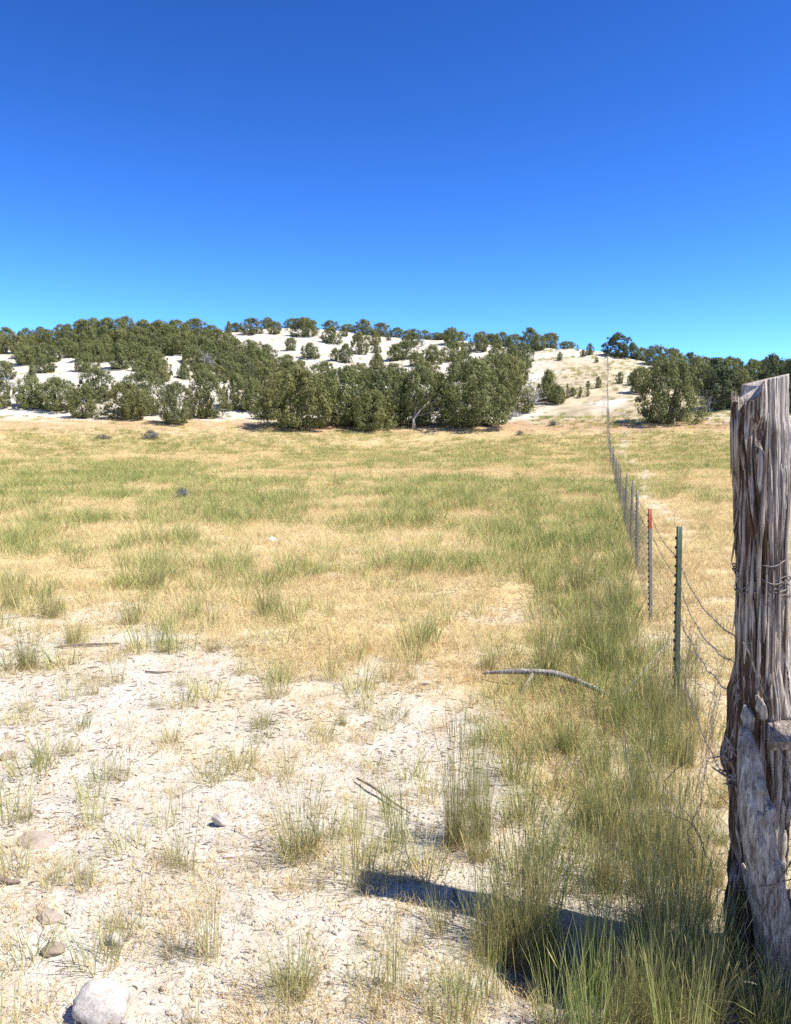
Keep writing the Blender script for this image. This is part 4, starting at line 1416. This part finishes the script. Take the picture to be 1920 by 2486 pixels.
def post_body():
    na_, nz = 320, 430
    ang = np.linspace(0, 2 * math.pi, na_, endpoint=False)
    zz = np.concatenate([np.linspace(-.15, POST_H, nz)])
    A, Zg = np.meshgrid(ang, zz)
    # outline of the trunk, half-width against height
    rad = np.interp(Zg, [-.15, 0, .25, .5, .72, .86, .95, 1.05, 1.3, 1.55, 1.72, 1.8], [.078, .074, .070, .070, .080, .080, .063, .061, .064, .070, .073, .071])
    c1 = np.cos(A); s1 = np.sin(A)
    # lobes that twist slightly upwards and deep vertical furrows
    tw = A + .35 * Zg
    lob = .09 * np.sin(3 * tw + .6) + .06 * np.sin(5 * tw + 2.0 * np.sin(Zg * 2.2))
    warp = .35 * (vnoise(np.cos(A) * 2 + 5, Zg * 1.6 + np.sin(A) * 2, 3) - .5)
    q = (tw + warp) / (2 * math.pi)

    def ridg(freq, zf, seed):
        u = q * freq
        iu = np.mod(u, freq)
        n = vnoise(iu, Zg * zf + 40, seed)
        n0 = vnoise(iu - freq, Zg * zf + 40, seed)
        w = np.clip((iu - (freq - 1)), 0, 1)
        return n * (1 - w) + n0 * w
    f1 = ridg(22, 2.6, 5); f2 = ridg(52, 5.0, 6); f3 = ridg(95, 14.0, 7)
    f0 = ridg(16, .9, 4); f4 = ridg(34, 1.5, 14)
    crack = 1 - sstep(.0, .22, np.abs(2 * f0 - 1)) * sstep(.0, .30, np.abs(2 * f4 - 1))
    crack = crack * sstep(.2, .5, fbm(q * 6 + 3, Zg * 1.7, 12, 2))
    plate = sstep(.44, .5, ridg(30, 3.0, 8)) * .035
    fur = .10 + np.abs(2 * f2 - 1) * .13 + f3 * .12 + plate - crack * .24
    topf = sstep(POST_H - .16, POST_H - .10, Zg)
    # the sawn end stays smooth on the right, the left side is split and lower
    R = rad * (.90 + lob * (1 - .35 * topf) + fur * (1 - .55 * topf * (c1 > -.1)))
    # knot bulge low on the left side
    R = R + .035 * np.exp(-((Zg - .66) / .07) ** 2 - ((np.mod(A - math.pi + math.pi, 2 * math.pi) - math.pi) / .7) ** 2)
    leanx = np.interp(Zg, [0, .6, 1.2, 1.6, 1.8], [.036, .030, .008, -.012, -.018])
    X = R * c1 + leanx; Y = R * s1
    Ztop = POST_H + .02 * np.clip(X / .08, -1, 1) - (.030 + .05 * f1) * (1 - sstep(-.052, -.040, X))
    Zv = np.where(Zg > POST_H - .2, Zg * 1.0, Zg)
    k = sstep(POST_H - .25, POST_H, Zg)
    Zv = Zg + (Ztop - POST_H) * k
    V = np.stack([X, Y, Zv], -1).reshape(-1, 3)
    i = np.arange(nz - 1)[:, None]; j = np.arange(na_)[None]; j2 = (j + 1) % na_
    Q = np.stack([i * na_ + j, i * na_ + j2, (i + 1) * na_ + j2, (i + 1) * na_ + j], -1).reshape(-1, 4)
    # sawn top: shrink rings to the middle
    last = (nz - 1) * na_ + np.arange(na_)
    ctr = V[last].mean(0) + np.array([0, 0, .004])
    mid = V[last] * .6 + ctr * .4
    n0 = len(V)
    V = np.concatenate([V, mid, [ctr]])
    mi = n0 + np.arange(na_)
    jn = (np.arange(na_) + 1) % na_
    Q = np.concatenate([Q, np.stack([last, last[jn], mi[jn], mi], -1)])
    T = np.stack([mi, mi[jn], np.full(na_, len(V) - 1)], -1)
    me = mesh_np('post_log', V, [Q, T], False)
    g = np.zeros(len(V))
    g[:nz * na_] = (topf * (c1 > -.25) * .9 + 1.0 * sstep(.2, .5, fbm(c1 * 2 + 3, Zg * 1.4 + s1, 33, 3) + .75 * c1 - .30)).ravel()  # bleached streaks, biased to the right to paint in the sunlit side
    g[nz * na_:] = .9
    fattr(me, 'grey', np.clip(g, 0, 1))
    return me


post = empty('wooden_fence_post', (WP[0], WP[1], hz(*WP)), 'thick weathered cedar corner post with shaggy bark, sawn top and wire wraps', 'fence post')
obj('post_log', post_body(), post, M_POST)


def strip(pts, w, th, name='bark_strip'):
    """thin tapering splinter with thickness"""
    pts = np.asarray(pts, float)
    n = len(pts)
    q = np.linspace(0, 1, n)
    t = Tubes()
    t.add(pts, w * np.minimum(1, .2 + 4 * q) * (1 - .85 * q), 5)
    me = t.mesh(name, False)
    fattr(me, 'grey', np.full(len(me.vertices), RNG.uniform(0, .6)))
    return obj(name, me, post, M_POST)


rp = random.Random(3)
# split shreds round the left of the top
for k in range(26):
    a = math.pi + rp.uniform(-1.25, 1.0)
    R = .068 * rp.uniform(.92, 1.04); z0 = POST_H - rp.uniform(.20, .30); L = POST_H - rp.uniform(.030, .085) - z0
    out = rp.uniform(-.004, .012)
    c, s = math.cos(a), math.sin(a)
    strip([(R * c - .020, R * s, z0), ((R + .004) * c - .020, (R + .004) * s, z0 + L * .5), ((R + out) * c - .020, (R + out) * s, z0 + L)], rp.uniform(.004, .008), .004)
# loose bark on the left flank
for zc, L, out in ((1.40, .10, .020), (1.31, .12, .016), (1.22, .07, .022), (1.10, .12, .012)):
    a = math.pi + rp.uniform(-.35, .25)
    R = .066
    c, s = math.cos(a), math.sin(a)
    strip([(R * c + LX(zc), R * s, zc + L * .5), ((R + out * .5) * c + LX(zc), (R + out * .5) * s, zc), ((R + out) * c + LX(zc), (R + out) * s, zc - L * .5)], rp.uniform(.005, .008), .005)
# long fibres standing proud over the front
for k in range(26):
    a = -math.pi / 2 + rp.uniform(-1.5, 1.4)
    zc = rp.uniform(.95, 1.58); L = min(rp.uniform(.15, .45), 2 * (1.70 - zc))
    rr_ = float(np.interp(zc, [.95, 1.05, 1.3, 1.55, 1.72], [.074, .072, .076, .082, .084])) * rp.uniform(.93, 1.0)
    c, s = math.cos(a), math.sin(a); da = rp.uniform(-.08, .08)
    q = np.linspace(-.5, .5, 6)
    strip([(rr_ * math.cos(a + da * x) + float(np.interp(zc, [0, .6, 1.2, 1.6, 1.8], [.036, .030, .008, -.012, -.018])), rr_ * math.sin(a + da * x), zc + L * x) for x in q], rp.uniform(.004, .009), .004)
# pale split wood hanging in slivers over the lower third
for k in range(46):
    a = -math.pi / 2 + rp.uniform(-1.2, 1.3)
    zc = rp.uniform(.30, .86); L = rp.uniform(.05, .20)
    rr_ = .078 * rp.uniform(.98, 1.10); da = rp.uniform(-.5, .5)
    q = np.linspace(-.5, .5, 6)
    o_ = strip([((rr_ + .008 * abs(x)) * math.cos(a + da * x) + .026, (rr_ + .008 * abs(x)) * math.sin(a + da * x), zc - L * x) for x in q], rp.uniform(.005, .011), .004, 'splinter')
    o_.data.attributes['grey'].data.foreach_set('value', np.full(len(o_.data.vertices), rp.choice([.2, .9, 1.0]), np.float32))
for bx, by, bz, L, w_ in ((-.048, -.060, .80, .10, .020), (-.020, -.078, .84, .09, .016), (-.050, -.060, .66, .09, .013), (-.052, -.055, .55, .08, .012), (-.040, -.070, .48, .10, .012), (.0, -.085, .50, .12, .014), (-.03, -.07, .30, .14, .012)):
    t0 = rp.uniform(-.25, .25)
    obj('split_wood', limb_mesh([(bx - t0 * L * .5, by, bz + L * .5), (bx, by - .006, bz + L * .15), (bx + t0 * L * .3, by - .004, bz - L * .2), (bx + t0 * L * .5, by + .01, bz - L * .5)], [.003, w_, w_ * .8, .002], int(bz * 997 + bx * 900), sides=20, rough=.5, name='split_wood'), post, M_LIMB)
# broken splinter stub of a branch on the left
sp = Vector((-.062, -.03, .64))
for k in range(22):
    d = Vector((-rp.uniform(.02, .085), rp.uniform(-.04, .04), rp.uniform(-.03, .07)))
    o_ = sp + Vector((rp.uniform(0, .05), rp.uniform(-.03, .03), rp.uniform(-.06, .05)))
    strip([o_ + Vector((.05, 0, -.02)), o_ + d * .5, o_ + d], rp.uniform(.004, .012), .004, 'splinter')


# brace log leaning against the post from the right, and the rail that runs off to the right
brace = empty('brace_log', (WP[0], WP[1], hz(*WP)), 'pale grey knotted brace log leaning against the lower right of the post', 'log')
obj('bleached_log', limb_mesh([(-.070, -.09, .80), (-.068, -.115, .73), (-.058, -.135, .60), (-.030, -.14, .45), (.0, -.15, .30), (.03, -.16, .10), (.05, -.16, -.08)], [.008, .030, .045, .047, .05, .055, .06], 3, sides=110, rough=.22), brace, M_LIMB)
for kx, ky, kz, dx, dz, kr in ((-.052, -.165, .635, -.012, .018, .028), (-.030, -.175, .56, .014, -.010, .032), (-.048, -.170, .515, -.016, -.016, .026), (-.005, -.185, .40, .012, .012, .024)):
    obj('knot', limb_mesh([(kx, ky + .03, kz), (kx + dx * .6, ky + .010, kz + dz * .6), (kx + dx * .8, ky + .004, kz + dz * .8)], [kr * 1.25, kr * 1.05, kr * .6], int(kz * 1000), sides=24, rough=.22, name='knot'), brace, M_LIMB)
rail = obj('brace_rail', limb_mesh([(-.015, -.095, .765), (.3, -.10, .775), (.9, -.05, .79), (1.9, .10, .80)], [.040, .045, .048, .05], 9, rough=.14), None, M_POST)
rail.location = (WP[0], WP[1], hz(*WP))
tag(rail, 'dark round rail running off from the post to the right', 'rail')
root = obj('tree_root', limb_mesh([(.10, -.10, .30), (.07, -.19, .22), (.10, -.22, .10), (.08, -.26, -.05)], [.03, .05, .052, .05], 18, rough=.2), None, M_POST)
root.location = (WP[0], WP[1], hz(*WP))
tag(root, 'dark gnarled stub of wood at the foot of the post', 'wood')


def wraps():
    for zc, tilt, r in ((1.25, .02, .072), (1.232, -.02, .073), (1.215, -.03, .072), (1.195, .03, .073), (1.18, -.01, .073)):
        a = np.linspace(0, 2 * math.pi, 60)
        P = np.stack([(r + .006 * np.sin(3 * a + zc * 40)) * np.cos(a) + LX(zc), (r + .006 * np.sin(3 * a + zc * 40)) * np.sin(a), zc + tilt * np.cos(a + 1) + .006 * np.sin(5 * a)], -1)
        t = Tubes(); t.add(P, .0020, 5, False)
        obj('wire_wrap', t.mesh('wire_wrap'), post, M_WIRE)
    # knot of twisted ends on the right
    for k in range(5):
        c = Vector((.050, -.062, 1.215))
        t = Tubes(); q = np.linspace(0, 1, 8)
        d = np.array([rp.uniform(-.06, .04), rp.uniform(-.04, -.005), rp.uniform(-.03, .03)])
        t.add(np.array(c) + np.outer(q, d) + .006 * np.stack([np.sin(q * 9 + k), np.cos(q * 7), np.sin(q * 8)], -1), .0019, 4, False)
        obj('wire_end', t.mesh('wire_end'), post, M_WIRE)


wraps()

# strands hanging down the face of the post and the brace
px_ = WP[0]
def hang(pts, barb=False):
    P = [wp3(x, z, y) for x, y, z in pts]
    q0 = np.linspace(0, 1, len(P)); q = np.linspace(0, 1, 40)
    P = np.stack([np.interp(q, q0, np.array(P)[:, i]) for i in range(3)], -1)
    ker = np.ones(7) / 7
    for i in range(3): P[:, i] = np.convolve(np.pad(P[:, i], 3, mode='edge'), ker, 'valid')
    P += np.stack([.004 * np.sin(q * 37), .003 * np.cos(q * 29), 0 * q], -1)
    if barb: return barbed(P)
    return plain_wire(P, .0016, 'loose_wire')


hang([(-.08, -.07, 1.05), (-.03, -.105, .92), (.01, -.13, .78), (.03, -.20, .62), (.03, -.235, .45), (-.06, -.20, .30), (-.055, -.21, .12), (-.05, -.2, .0)], True)
hang([(.02, -.12, 1.02), (.05, -.16, .80), (.06, -.24, .62), (.05, -.25, .40), (-.02, -.22, .2), (.06, -.25, .03)], True)
hang([(-.07, -.18, .36), (-.03, -.20, .25), (.0, -.22, .10), (.06, -.25, -.02)], True)
hang([(-.09, -.12, .30), (.0, -.24, .40), (.09, -.26, .50)])
hang([(-.07, -.2, .02), (.02, -.26, .10), (.11, -.28, .2)])
hang([(-.06, -.14, .40), (-.075, -.17, .2), (-.07, -.2, .0)])
hang([(-.14, .1, .62), (-.19, .2, .50), (-.15, .3, .42), (-.11, .15, .38), (-.1, .05, .30)])
hang([(-.2, .4, .55), (-.16, .25, .36), (-.13, .1, .40), (-.09, .0, .26)])
hang([(-.25, .5, .6), (-.22, .4, .3), (-.17, .2, .12), (-.12, .05, .15)])
hang([(-.12, .06, .50), (-.15, .1, .36), (-.12, .1, .28)])

# a second post, guessed and added out of view to throw the dark shade at the grass
stub = obj('shade_post', limb_mesh([(0, 0, -.1), (0.01, 0, .8), (0, .01, 1.55)], [.13, .125, .12], 22, rough=.15), None, M_POST)
stub.location = (1.46, 1.93, hz(1.46, 1.93))
tag(stub, 'unseen second thick post, added right of the corner post to throw shade', 'fence post')

# ------------------------------------------------------------------ stones and sticks
def stone(px, py, w, h, mat, label, seed, squash=.7, sink=.25):
    X, Y, Z, r = ground_at(px, py)
    u = math.hypot(r, EYE) / F
    b = bmesh.new(); bmesh.ops.create_icosphere(b, subdivisions=4, radius=1)
    rg = np.random.default_rng(seed)
    co = np.array([v.co for v in b.verts])
    planes = rg.normal(0, 1, (9, 3)); planes /= np.linalg.norm(planes, axis=1, keepdims=True)
    dist = rg.uniform(.62, .9, 9)
    for p, d in zip(planes, dist):
        s = co @ p
        co = co - np.outer(np.maximum(s - d, 0) * .93, p)
    n = 1 + .22 * (vnoise(co[:, 0] * 2 + 9, co[:, 1] * 2 + co[:, 2] * 3, seed) - .5) + .12 * (vnoise(co[:, 0] * 7 + 3, co[:, 1] * 7 + co[:, 2] * 8, seed + 1) - .5)
    co = co * n[:, None]
    for v, c in zip(b.verts, co): v.co = c
    me = bpy.data.meshes.new('stone'); b.to_mesh(me); b.free()
    me.polygons.foreach_set('use_smooth', np.ones(len(me.polygons), bool))
    o = obj('stone', me, mat=mat)
    W = w * u * .46; H = h * u * .50 * squash
    o.scale = (W, W * .8, H)
    o.rotation_euler = (0, rg.uniform(-.15, .15), rg.uniform(-.5, .5))
    o.location = (X, Y + W * .3, Z + H * (1 - sink * 2) * .8)
    tag(o, label, 'stone', 'loose stones on the gravel')


stone(240, 2478, 128, 115, M_ROCKW, 'large white rounded boulder on the gravel, biggest of the stones', 1, .9, .30)
stone(126, 2318, 50, 44, M_ROCKB, 'angular grey-brown stone on the white gravel above the boulder', 2)
stone(534, 2006, 40, 44, M_ROCKW, 'white stone with one dark shadowed side near the big central clump', 3, .9, .15)
stone(82, 2050, 90, 46, M_ROCKP, 'pinkish flat slab half buried in the gravel', 5, .6, .42)
stone(118, 2236, 58, 22, M_ROCKP, 'low pale stone casting a thin dark shadow, above the grey-brown one', 6, .7, .2)
stone(275, 2300, 40, 44, M_ROCKW, 'pale upright stone at the foot of a sparse grass tuft', 7, .9, .3)
stone(18, 1842, 38, 26, M_ROCKB, 'dark brown stone at the left edge of the gravel', 9, .7, .2)
stone(395, 2405, 18, 16, M_ROCKB, 'small reddish brown pebble right of the large boulder', 11, .8, .2)
stone(1030, 1662, 36, 16, M_ROCKW, 'flat white stone in the golden grass left of the fallen branch', 12, .7, .25)
stone(660, 1316, 34, 18, M_ROCKW, 'pale stone far out in the field beside brown grass', 13, .9, .15)
stone(945, 2030, 30, 20, M_ROCKW, 'small white stone near the tall middle clump', 14, .8, .3)
stone(20, 1500, 60, 20, M_ROCKW, 'broad white stone sunk in the ground at the far left', 15, .6, .35)


def stick(pts, rad, mat, label, name='fallen_branch', twigs=()):
    P = []
    for x, y, up in pts:
        X, Y, Z, r = ground_at(x, y)
        P.append((X, Y, Z + up))
    P = np.array(P)
    c = P.mean(0)
    e = empty(name, tuple(c), label, 'branch')
    o = obj('stem', limb_mesh(P - c, rad, int(abs(c[0] * 100)) + 3, sides=12, rough=.2), e, mat)
    for tw, rd in twigs:
        Q = np.array([np.array(ground_at(x, y)[:3]) + np.array([0, 0, up]) for x, y, up in tw]) - c
        t = Tubes(); t.add(Q, rd, 6); obj('twig', t.mesh('twig'), e, mat)


stick([(1165, 1648, .04), (1230, 1662, .09), (1290, 1666, .10), (1345, 1670, .10), (1400, 1682, .08), (1440, 1692, .06), (1478, 1698, .03)], [.009, .016, .020, .020, .018, .016, .011], M_LIMB,
      'long bleached fallen branch lying in the grass left of the fence',
      twigs=(([(1295, 1667, .095), (1275, 1680, .05), (1262, 1690, .01)], [.014, .010, .005]),))
stick([(864, 1898, .02), (905, 1925, .03), (950, 1955, .02), (1000, 1982, .01)], [.004, .006, .004, .002], M_TRUNK, 'thin dark brown stick on bare ground left of the tall middle clump')
stick([(1484, 1728, .03), (1530, 1702, .10), (1580, 1672, .18), (1612, 1652, .24)], [.005, .005, .004, .003], M_LIMB, 'thin pale stick propped up beside the green steel post')
stick([(130, 1578, .02), (180, 1572, .02), (230, 1570, .02), (292, 1566, .015)], [.006, .010, .009, .005], M_TRUNK, 'dark stick lying behind the green tufts on the left')
stick([(-10, 2142, .012), (25, 2148, .012), (52, 2146, .008)], [.009, .009, .003], M_TRUNK, 'short dark stick at the left edge near the pinkish slab')
stick([(352, 1634, .012), (385, 1636, .012), (420, 1632, .008)], [.006, .007, .003], M_TRUNK, 'short dark twig on white gravel between small green tufts')
stick([(1100, 2165, .01), (1108, 2200, .015), (1105, 2232, .01)], [.004, .005, .003], M_TRUNK, 'curved dark twig beside the corner of the post shadow')

# ------------------------------------------------------------------ single bunchgrass clumps of the foreground
def tuft(kind, q):
    if kind == 'dense':
        L = [dict(n=170, rbase=.13, height=.98, lean=.13, curl=.20, width=.0048, seed=600 + q, heads=.5, hvar=.5, headw=1.9, broken=.08, dead=.12),
             dict(n=120, rbase=.14, height=.62, lean=.30, curl=.5, width=.0045, seed=620 + q, seg=3, broken=.2, dead=.3),
             dict(n=110, rbase=.17, height=.24, lean=.75, curl=.8, width=.005, seed=630 + q, seg=3, dead=.9)]
    elif kind == 'bush':
        L = [dict(n=170, rbase=.19, height=.98, lean=.34, curl=.20, width=.0060, seed=640 + q, heads=.25, hvar=.5, headw=1.6, broken=.08, dead=.15),
             dict(n=130, rbase=.20, height=.35, lean=.7, curl=.6, width=.006, seed=660 + q, seg=3, broken=.1, dead=.75)]
    elif kind == 'sparse':
        L = [dict(n=40, rbase=.15, height=.98, lean=.22, curl=.20, width=.0070, seed=680 + q, heads=.5, hvar=.55, headw=1.8, broken=.12, dead=.25),
             dict(n=70, rbase=.18, height=.24, lean=.8, curl=.8, width=.006, seed=700 + q, seg=3, dead=.85)]
    else:
        L = [dict(n=55, rbase=.16, height=.98, lean=.34, curl=.30, width=.0064, seed=720 + q, heads=.3, hvar=.6, headw=1.7, broken=.15),
             dict(n=90, rbase=.18, height=.28, lean=.8, curl=.8, width=.006, seed=740 + q, seg=3)]
    return grass_mesh('tussock_blades', L, M_TUFTDRY if kind == 'straw' else M_TUFT)


TUFT = {k: [tuft(k, q) for q in range(5)] for k in ('dense', 'bush', 'sparse', 'straw')}
WREF = {'dense': .62, 'bush': .92, 'sparse': .68, 'straw': .85}
TUFTS = []


def tussock(px, py, w, h, kind='dense', label=None, zone='field'):
    X, Y, Z, r = ground_at(px, py)
    d = Y * math.cos(PITCH) + (EYE - Z) * math.sin(PITCH)
    H = h / F * d * 1.16; W = w / F * d / WREF[kind]
    e = empty('grass_tussock', (X, Y, Z - .006), label, 'grass clump', None, random.uniform(0, 6.28))
    obj('blades', random.choice(TUFT[kind]), e)
    e.scale = (W, W, H)
    TUFTS.append(dict(e=e, px=px, py=py, zone=zone, kind=kind, label=label))


TL = [
    (728, 2080, 215, 220, 'bush', 'large wide bunchgrass clump with brown base in the middle of the gravel', ''),
    (1105, 2050, 120, 320, 'dense', 'tall dense green clump behind the post shadow, left half of a pair', ''),
    (1165, 2035, 110, 270, 'dense', 'tall dense green clump behind the post shadow, right half of a pair', ''),
    (1250, 2325, 225, 350, 'dense', 'biggest tall grass clump, standing where the post shadow disappears', ''),
    (1200, 2300, 150, 300, 'sparse', 'thin stalks at the left side of the biggest clump', ''),
    (1330, 2290, 110, 320, 'sparse', 'upright stalks right of the biggest clump', ''),
    (1445, 2405, 120, 420, 'dense', 'tall clump with orange lit base beside the black shade', ''),
    (718, 2402, 180, 155, 'bush', 'low spreading green clump near the bottom of the gravel', ''),
    (297, 1888, 98, 155, 'sparse', 'upright green-headed tuft alone on white gravel, left of the big central clump', ''),
    (450, 2113, 105, 190, 'sparse', 'tall wispy tuft on gravel beside the white stone with a dark side', ''),
    (304, 2266, 145, 150, 'sparse', 'open tuft with dark seed heads above a pale upright stone', ''),
    (427, 2320, 140, 145, 'straw', 'straw-coloured tuft right of the open dark-headed tuft', ''),
    (69, 1622, 92, 105, 'dense', 'bright green tuft at the left edge where gravel begins', ''),
    (651, 1492, 100, 105, 'dense', 'bushy green clump alone in the golden grass', ''),
    (400, 1583, 48, 40, 'bush', 'small olive tuft shaped like a fan on white gravel', ''),
    (832, 1760, 32, 48, 'dense', 'tiny bright green tuft on bare ground left of centre', ''),
    (1376, 1826, 100, 130, 'dense', 'upright green clump directly below the fallen branch', ''),
    (1330, 1645, 130, 190, 'dense', 'tall green clump that the fallen branch passes behind', ''),
    (1183, 1626, 70, 75, 'dense', 'short green clump at the left tip of the fallen branch', ''),
    (940, 1652, 85, 85, 'sparse', None, 'gold'), (998, 1650, 70, 75, 'sparse', None, 'gold'), (1048, 1536, 50, 50, 'bush', None, 'gold'), (980, 1508, 46, 40, 'straw', None, 'gold'),
    (990, 1572, 62, 36, 'straw', None, 'gold'), (960, 1745, 130, 65, 'straw', None, 'gold'), (1150, 1750, 90, 60, 'straw', None, 'gold'), (1250, 1740, 60, 60, 'sparse', None, 'gold'),
    (320, 1514, 82, 66, 'dense', None, 'edge'), (384, 1430, 62, 92, 'dense', None, 'edge'), (283, 1658, 76, 95, 'sparse', None, 'edge'), (224, 1686, 64, 85, 'sparse', None, 'edge'),
    (443, 1664, 54, 70, 'sparse', None, 'edge'), (416, 1802, 85, 85, 'sparse', None, 'edge'), (64, 1728, 74, 85, 'sparse', None, 'edge'), (520, 1580, 80, 70, 'straw', None, 'edge'),
    (585, 1572, 60, 60, 'straw', None, 'edge'), (100, 1850, 90, 70, 'sparse', None, 'edge'), (170, 1830, 80, 70, 'sparse', None, 'edge'), (380, 1715, 60, 70, 'sparse', None, 'edge'),
    (507, 1894, 105, 85, 'sparse', None, 'edge'), (608, 1894, 50, 95, 'sparse', None, 'edge'), (700, 1880, 60, 110, 'sparse', None, 'edge'), (60, 1990, 80, 90, 'straw', None, 'edge'),
    (640, 1760, 110, 70, 'straw', None, 'edge'), (180, 1560, 70, 70, 'dense', None, 'edge'), (120, 1500, 80, 90, 'dense', None, 'edge'), (30, 1480, 70, 100, 'dense', None, 'edge'),
    (470, 2490, 60, 130, 'sparse', None, 'low'), (690, 2500, 100, 100, 'sparse', None, 'low'), (900, 2470, 120, 130, 'straw', None, 'low'), (1010, 2420, 110, 130, 'straw', None, 'low'),
    (870, 2170, 80, 120, 'straw', None, 'low'), (780, 2160, 50, 110, 'sparse', None, 'low'), (1000, 2110, 60, 120, 'sparse', None, 'low'), (1010, 2300, 70, 130, 'sparse', None, 'low'),
    (1100, 2400, 110, 110, 'straw', None, 'low'), (880, 2300, 70, 80, 'straw', None, 'low'), (200, 2130, 60, 70, 'straw', None, 'low'), (590, 2230, 80, 60, 'straw', None, 'low'),
    (1480, 2030, 150, 215, 'dense', None, 'fence'), (1420, 2000, 80, 150, 'bush', None, 'fence'), (1610, 1950, 90, 240, 'sparse', None, 'fence'), (1560, 1830, 90, 210, 'sparse', None, 'fence'),
    (1510, 1760, 90, 180, 'dense', None, 'fence'), (1595, 1760, 80, 160, 'dense', None, 'fence'), (1650, 1720, 70, 150, 'dense', None, 'fence'), (1660, 1860, 90, 200, 'dense', None, 'fence'),
    (1700, 1800, 60, 130, 'sparse', None, 'fence'), (1540, 2080, 120, 260, 'dense', None, 'fence'), (1640, 2120, 130, 270, 'dense', None, 'fence'), (1590, 2250, 150, 320, 'dense', None, 'fence'),
    (1680, 2290, 150, 330, 'dense', None, 'fence'), (1740, 2380, 140, 260, 'dense', None, 'fence'), (1530, 2380, 120, 300, 'dense', None, 'fence'), (1620, 2450, 160, 330, 'dense', None, 'fence'),
    (1720, 2490, 160, 260, 'dense', None, 'fence'), (1500, 2500, 120, 260, 'dense', None, 'fence'), (1830, 2500, 160, 200, 'dense', None, 'fence'), (1900, 2490, 140, 170, 'dense', None, 'fence'),
    (1750, 2050, 70, 90, 'bush', None, 'fence'), (1470, 1640, 110, 190, 'dense', None, 'fence'), (1420, 1580, 110, 170, 'dense', None, 'fence'), (1500, 1560, 80, 150, 'dense', None, 'fence'),
    (1540, 1620, 80, 130, 'dense', None, 'fence'), (1680, 1610, 50, 90, 'dense', None, 'fence'), (1440, 1740, 60, 110, 'sparse', None, 'fence'), (1740, 1960, 50, 110, 'sparse', None, 'fence'),
    (1560, 2495, 120, 210, 'dense', None, 'fence'), (1660, 2000, 90, 190, 'sparse', None, 'fence'), (1770, 2280, 60, 150, 'sparse', None, 'fence'),
]
TL += [(1290, 2318, 190, 330, 'dense', 'right half of the biggest clump where the post shadow ends', ''), (1180, 2330, 130, 210, 'bush', 'low spreading skirt of grass before the biggest clump', ''),
       (1160, 2085, 110, 200, 'bush', 'loose grass between the tall pair and the post shadow', '')]
for x_, y_, w_, h_ in ((1500, 1480, 110, 150), (1400, 1440, 110, 130), (1450, 1880, 110, 180), (1550, 1950, 110, 220), (1610, 2060, 110, 250), (1690, 2120, 100, 230), (1480, 2160, 130, 230), (1560, 2170, 130, 260),
                       (1650, 2230, 130, 290), (1710, 2220, 110, 260), (1560, 2330, 140, 300), (1640, 2370, 140, 300), (1700, 2420, 140, 280), (1780, 2440, 130, 200), (1640, 1725, 90, 175), (1668, 1762, 80, 170), (1612, 1735, 80, 165), (1600, 2500, 140, 260), (1680, 2510, 140, 250), (1580, 1700, 80, 160), (1620, 1810, 80, 190), (1740, 2150, 60, 140)):
    TL.append((x_, y_, w_, h_, random.choice(['dense', 'dense', 'bush']), None, 'fence'))
for a_ in TL:
    if a_[6] == 'fence':
        a_ = a_[:6] + ('corner' if a_[1] > 2200 else 'gap' if a_[1] > 1800 else 'run',)
    tussock(*a_)
TZ = {'gold': ('bunchgrass tuft in the golden grass around the fallen branch, {o} from the left', 'tufts in the golden grass'),
      'edge': ('bunchgrass tuft at the far side of the white gravel, {o} from the left', 'tufts at the far side of the gravel'),
      'low': ('bunchgrass tuft near the post shadow and stones, {o} from the left', 'tufts on the near gravel'),
      'corner': ('grass clump at foot of wooden post, {o} from left', 'tall clumps round the wooden post'),
      'gap': ('grass clump under slack wires near green post, {o} from left', 'tall clumps under the slack wires'),
      'run': ('grass clump by the green steel post, {o} from left', 'clumps along the fence'), '': ('', 'large foreground clumps')}
for z, (fmt, grp) in TZ.items():
    mem = sorted([t for t in TUFTS if t['zone'] == z], key=lambda t: t['px'])
    for i, t in enumerate(mem):
        if not t['label']:
            w_ = {'dense': 'full green', 'bush': 'spreading green', 'sparse': 'thin wispy', 'straw': 'straw-coloured'}[t['kind']]
            t['label'] = w_ + ' ' + fmt.format(o=ORD[i])
        tag(t['e'], t['label'], 'grass clump', grp)
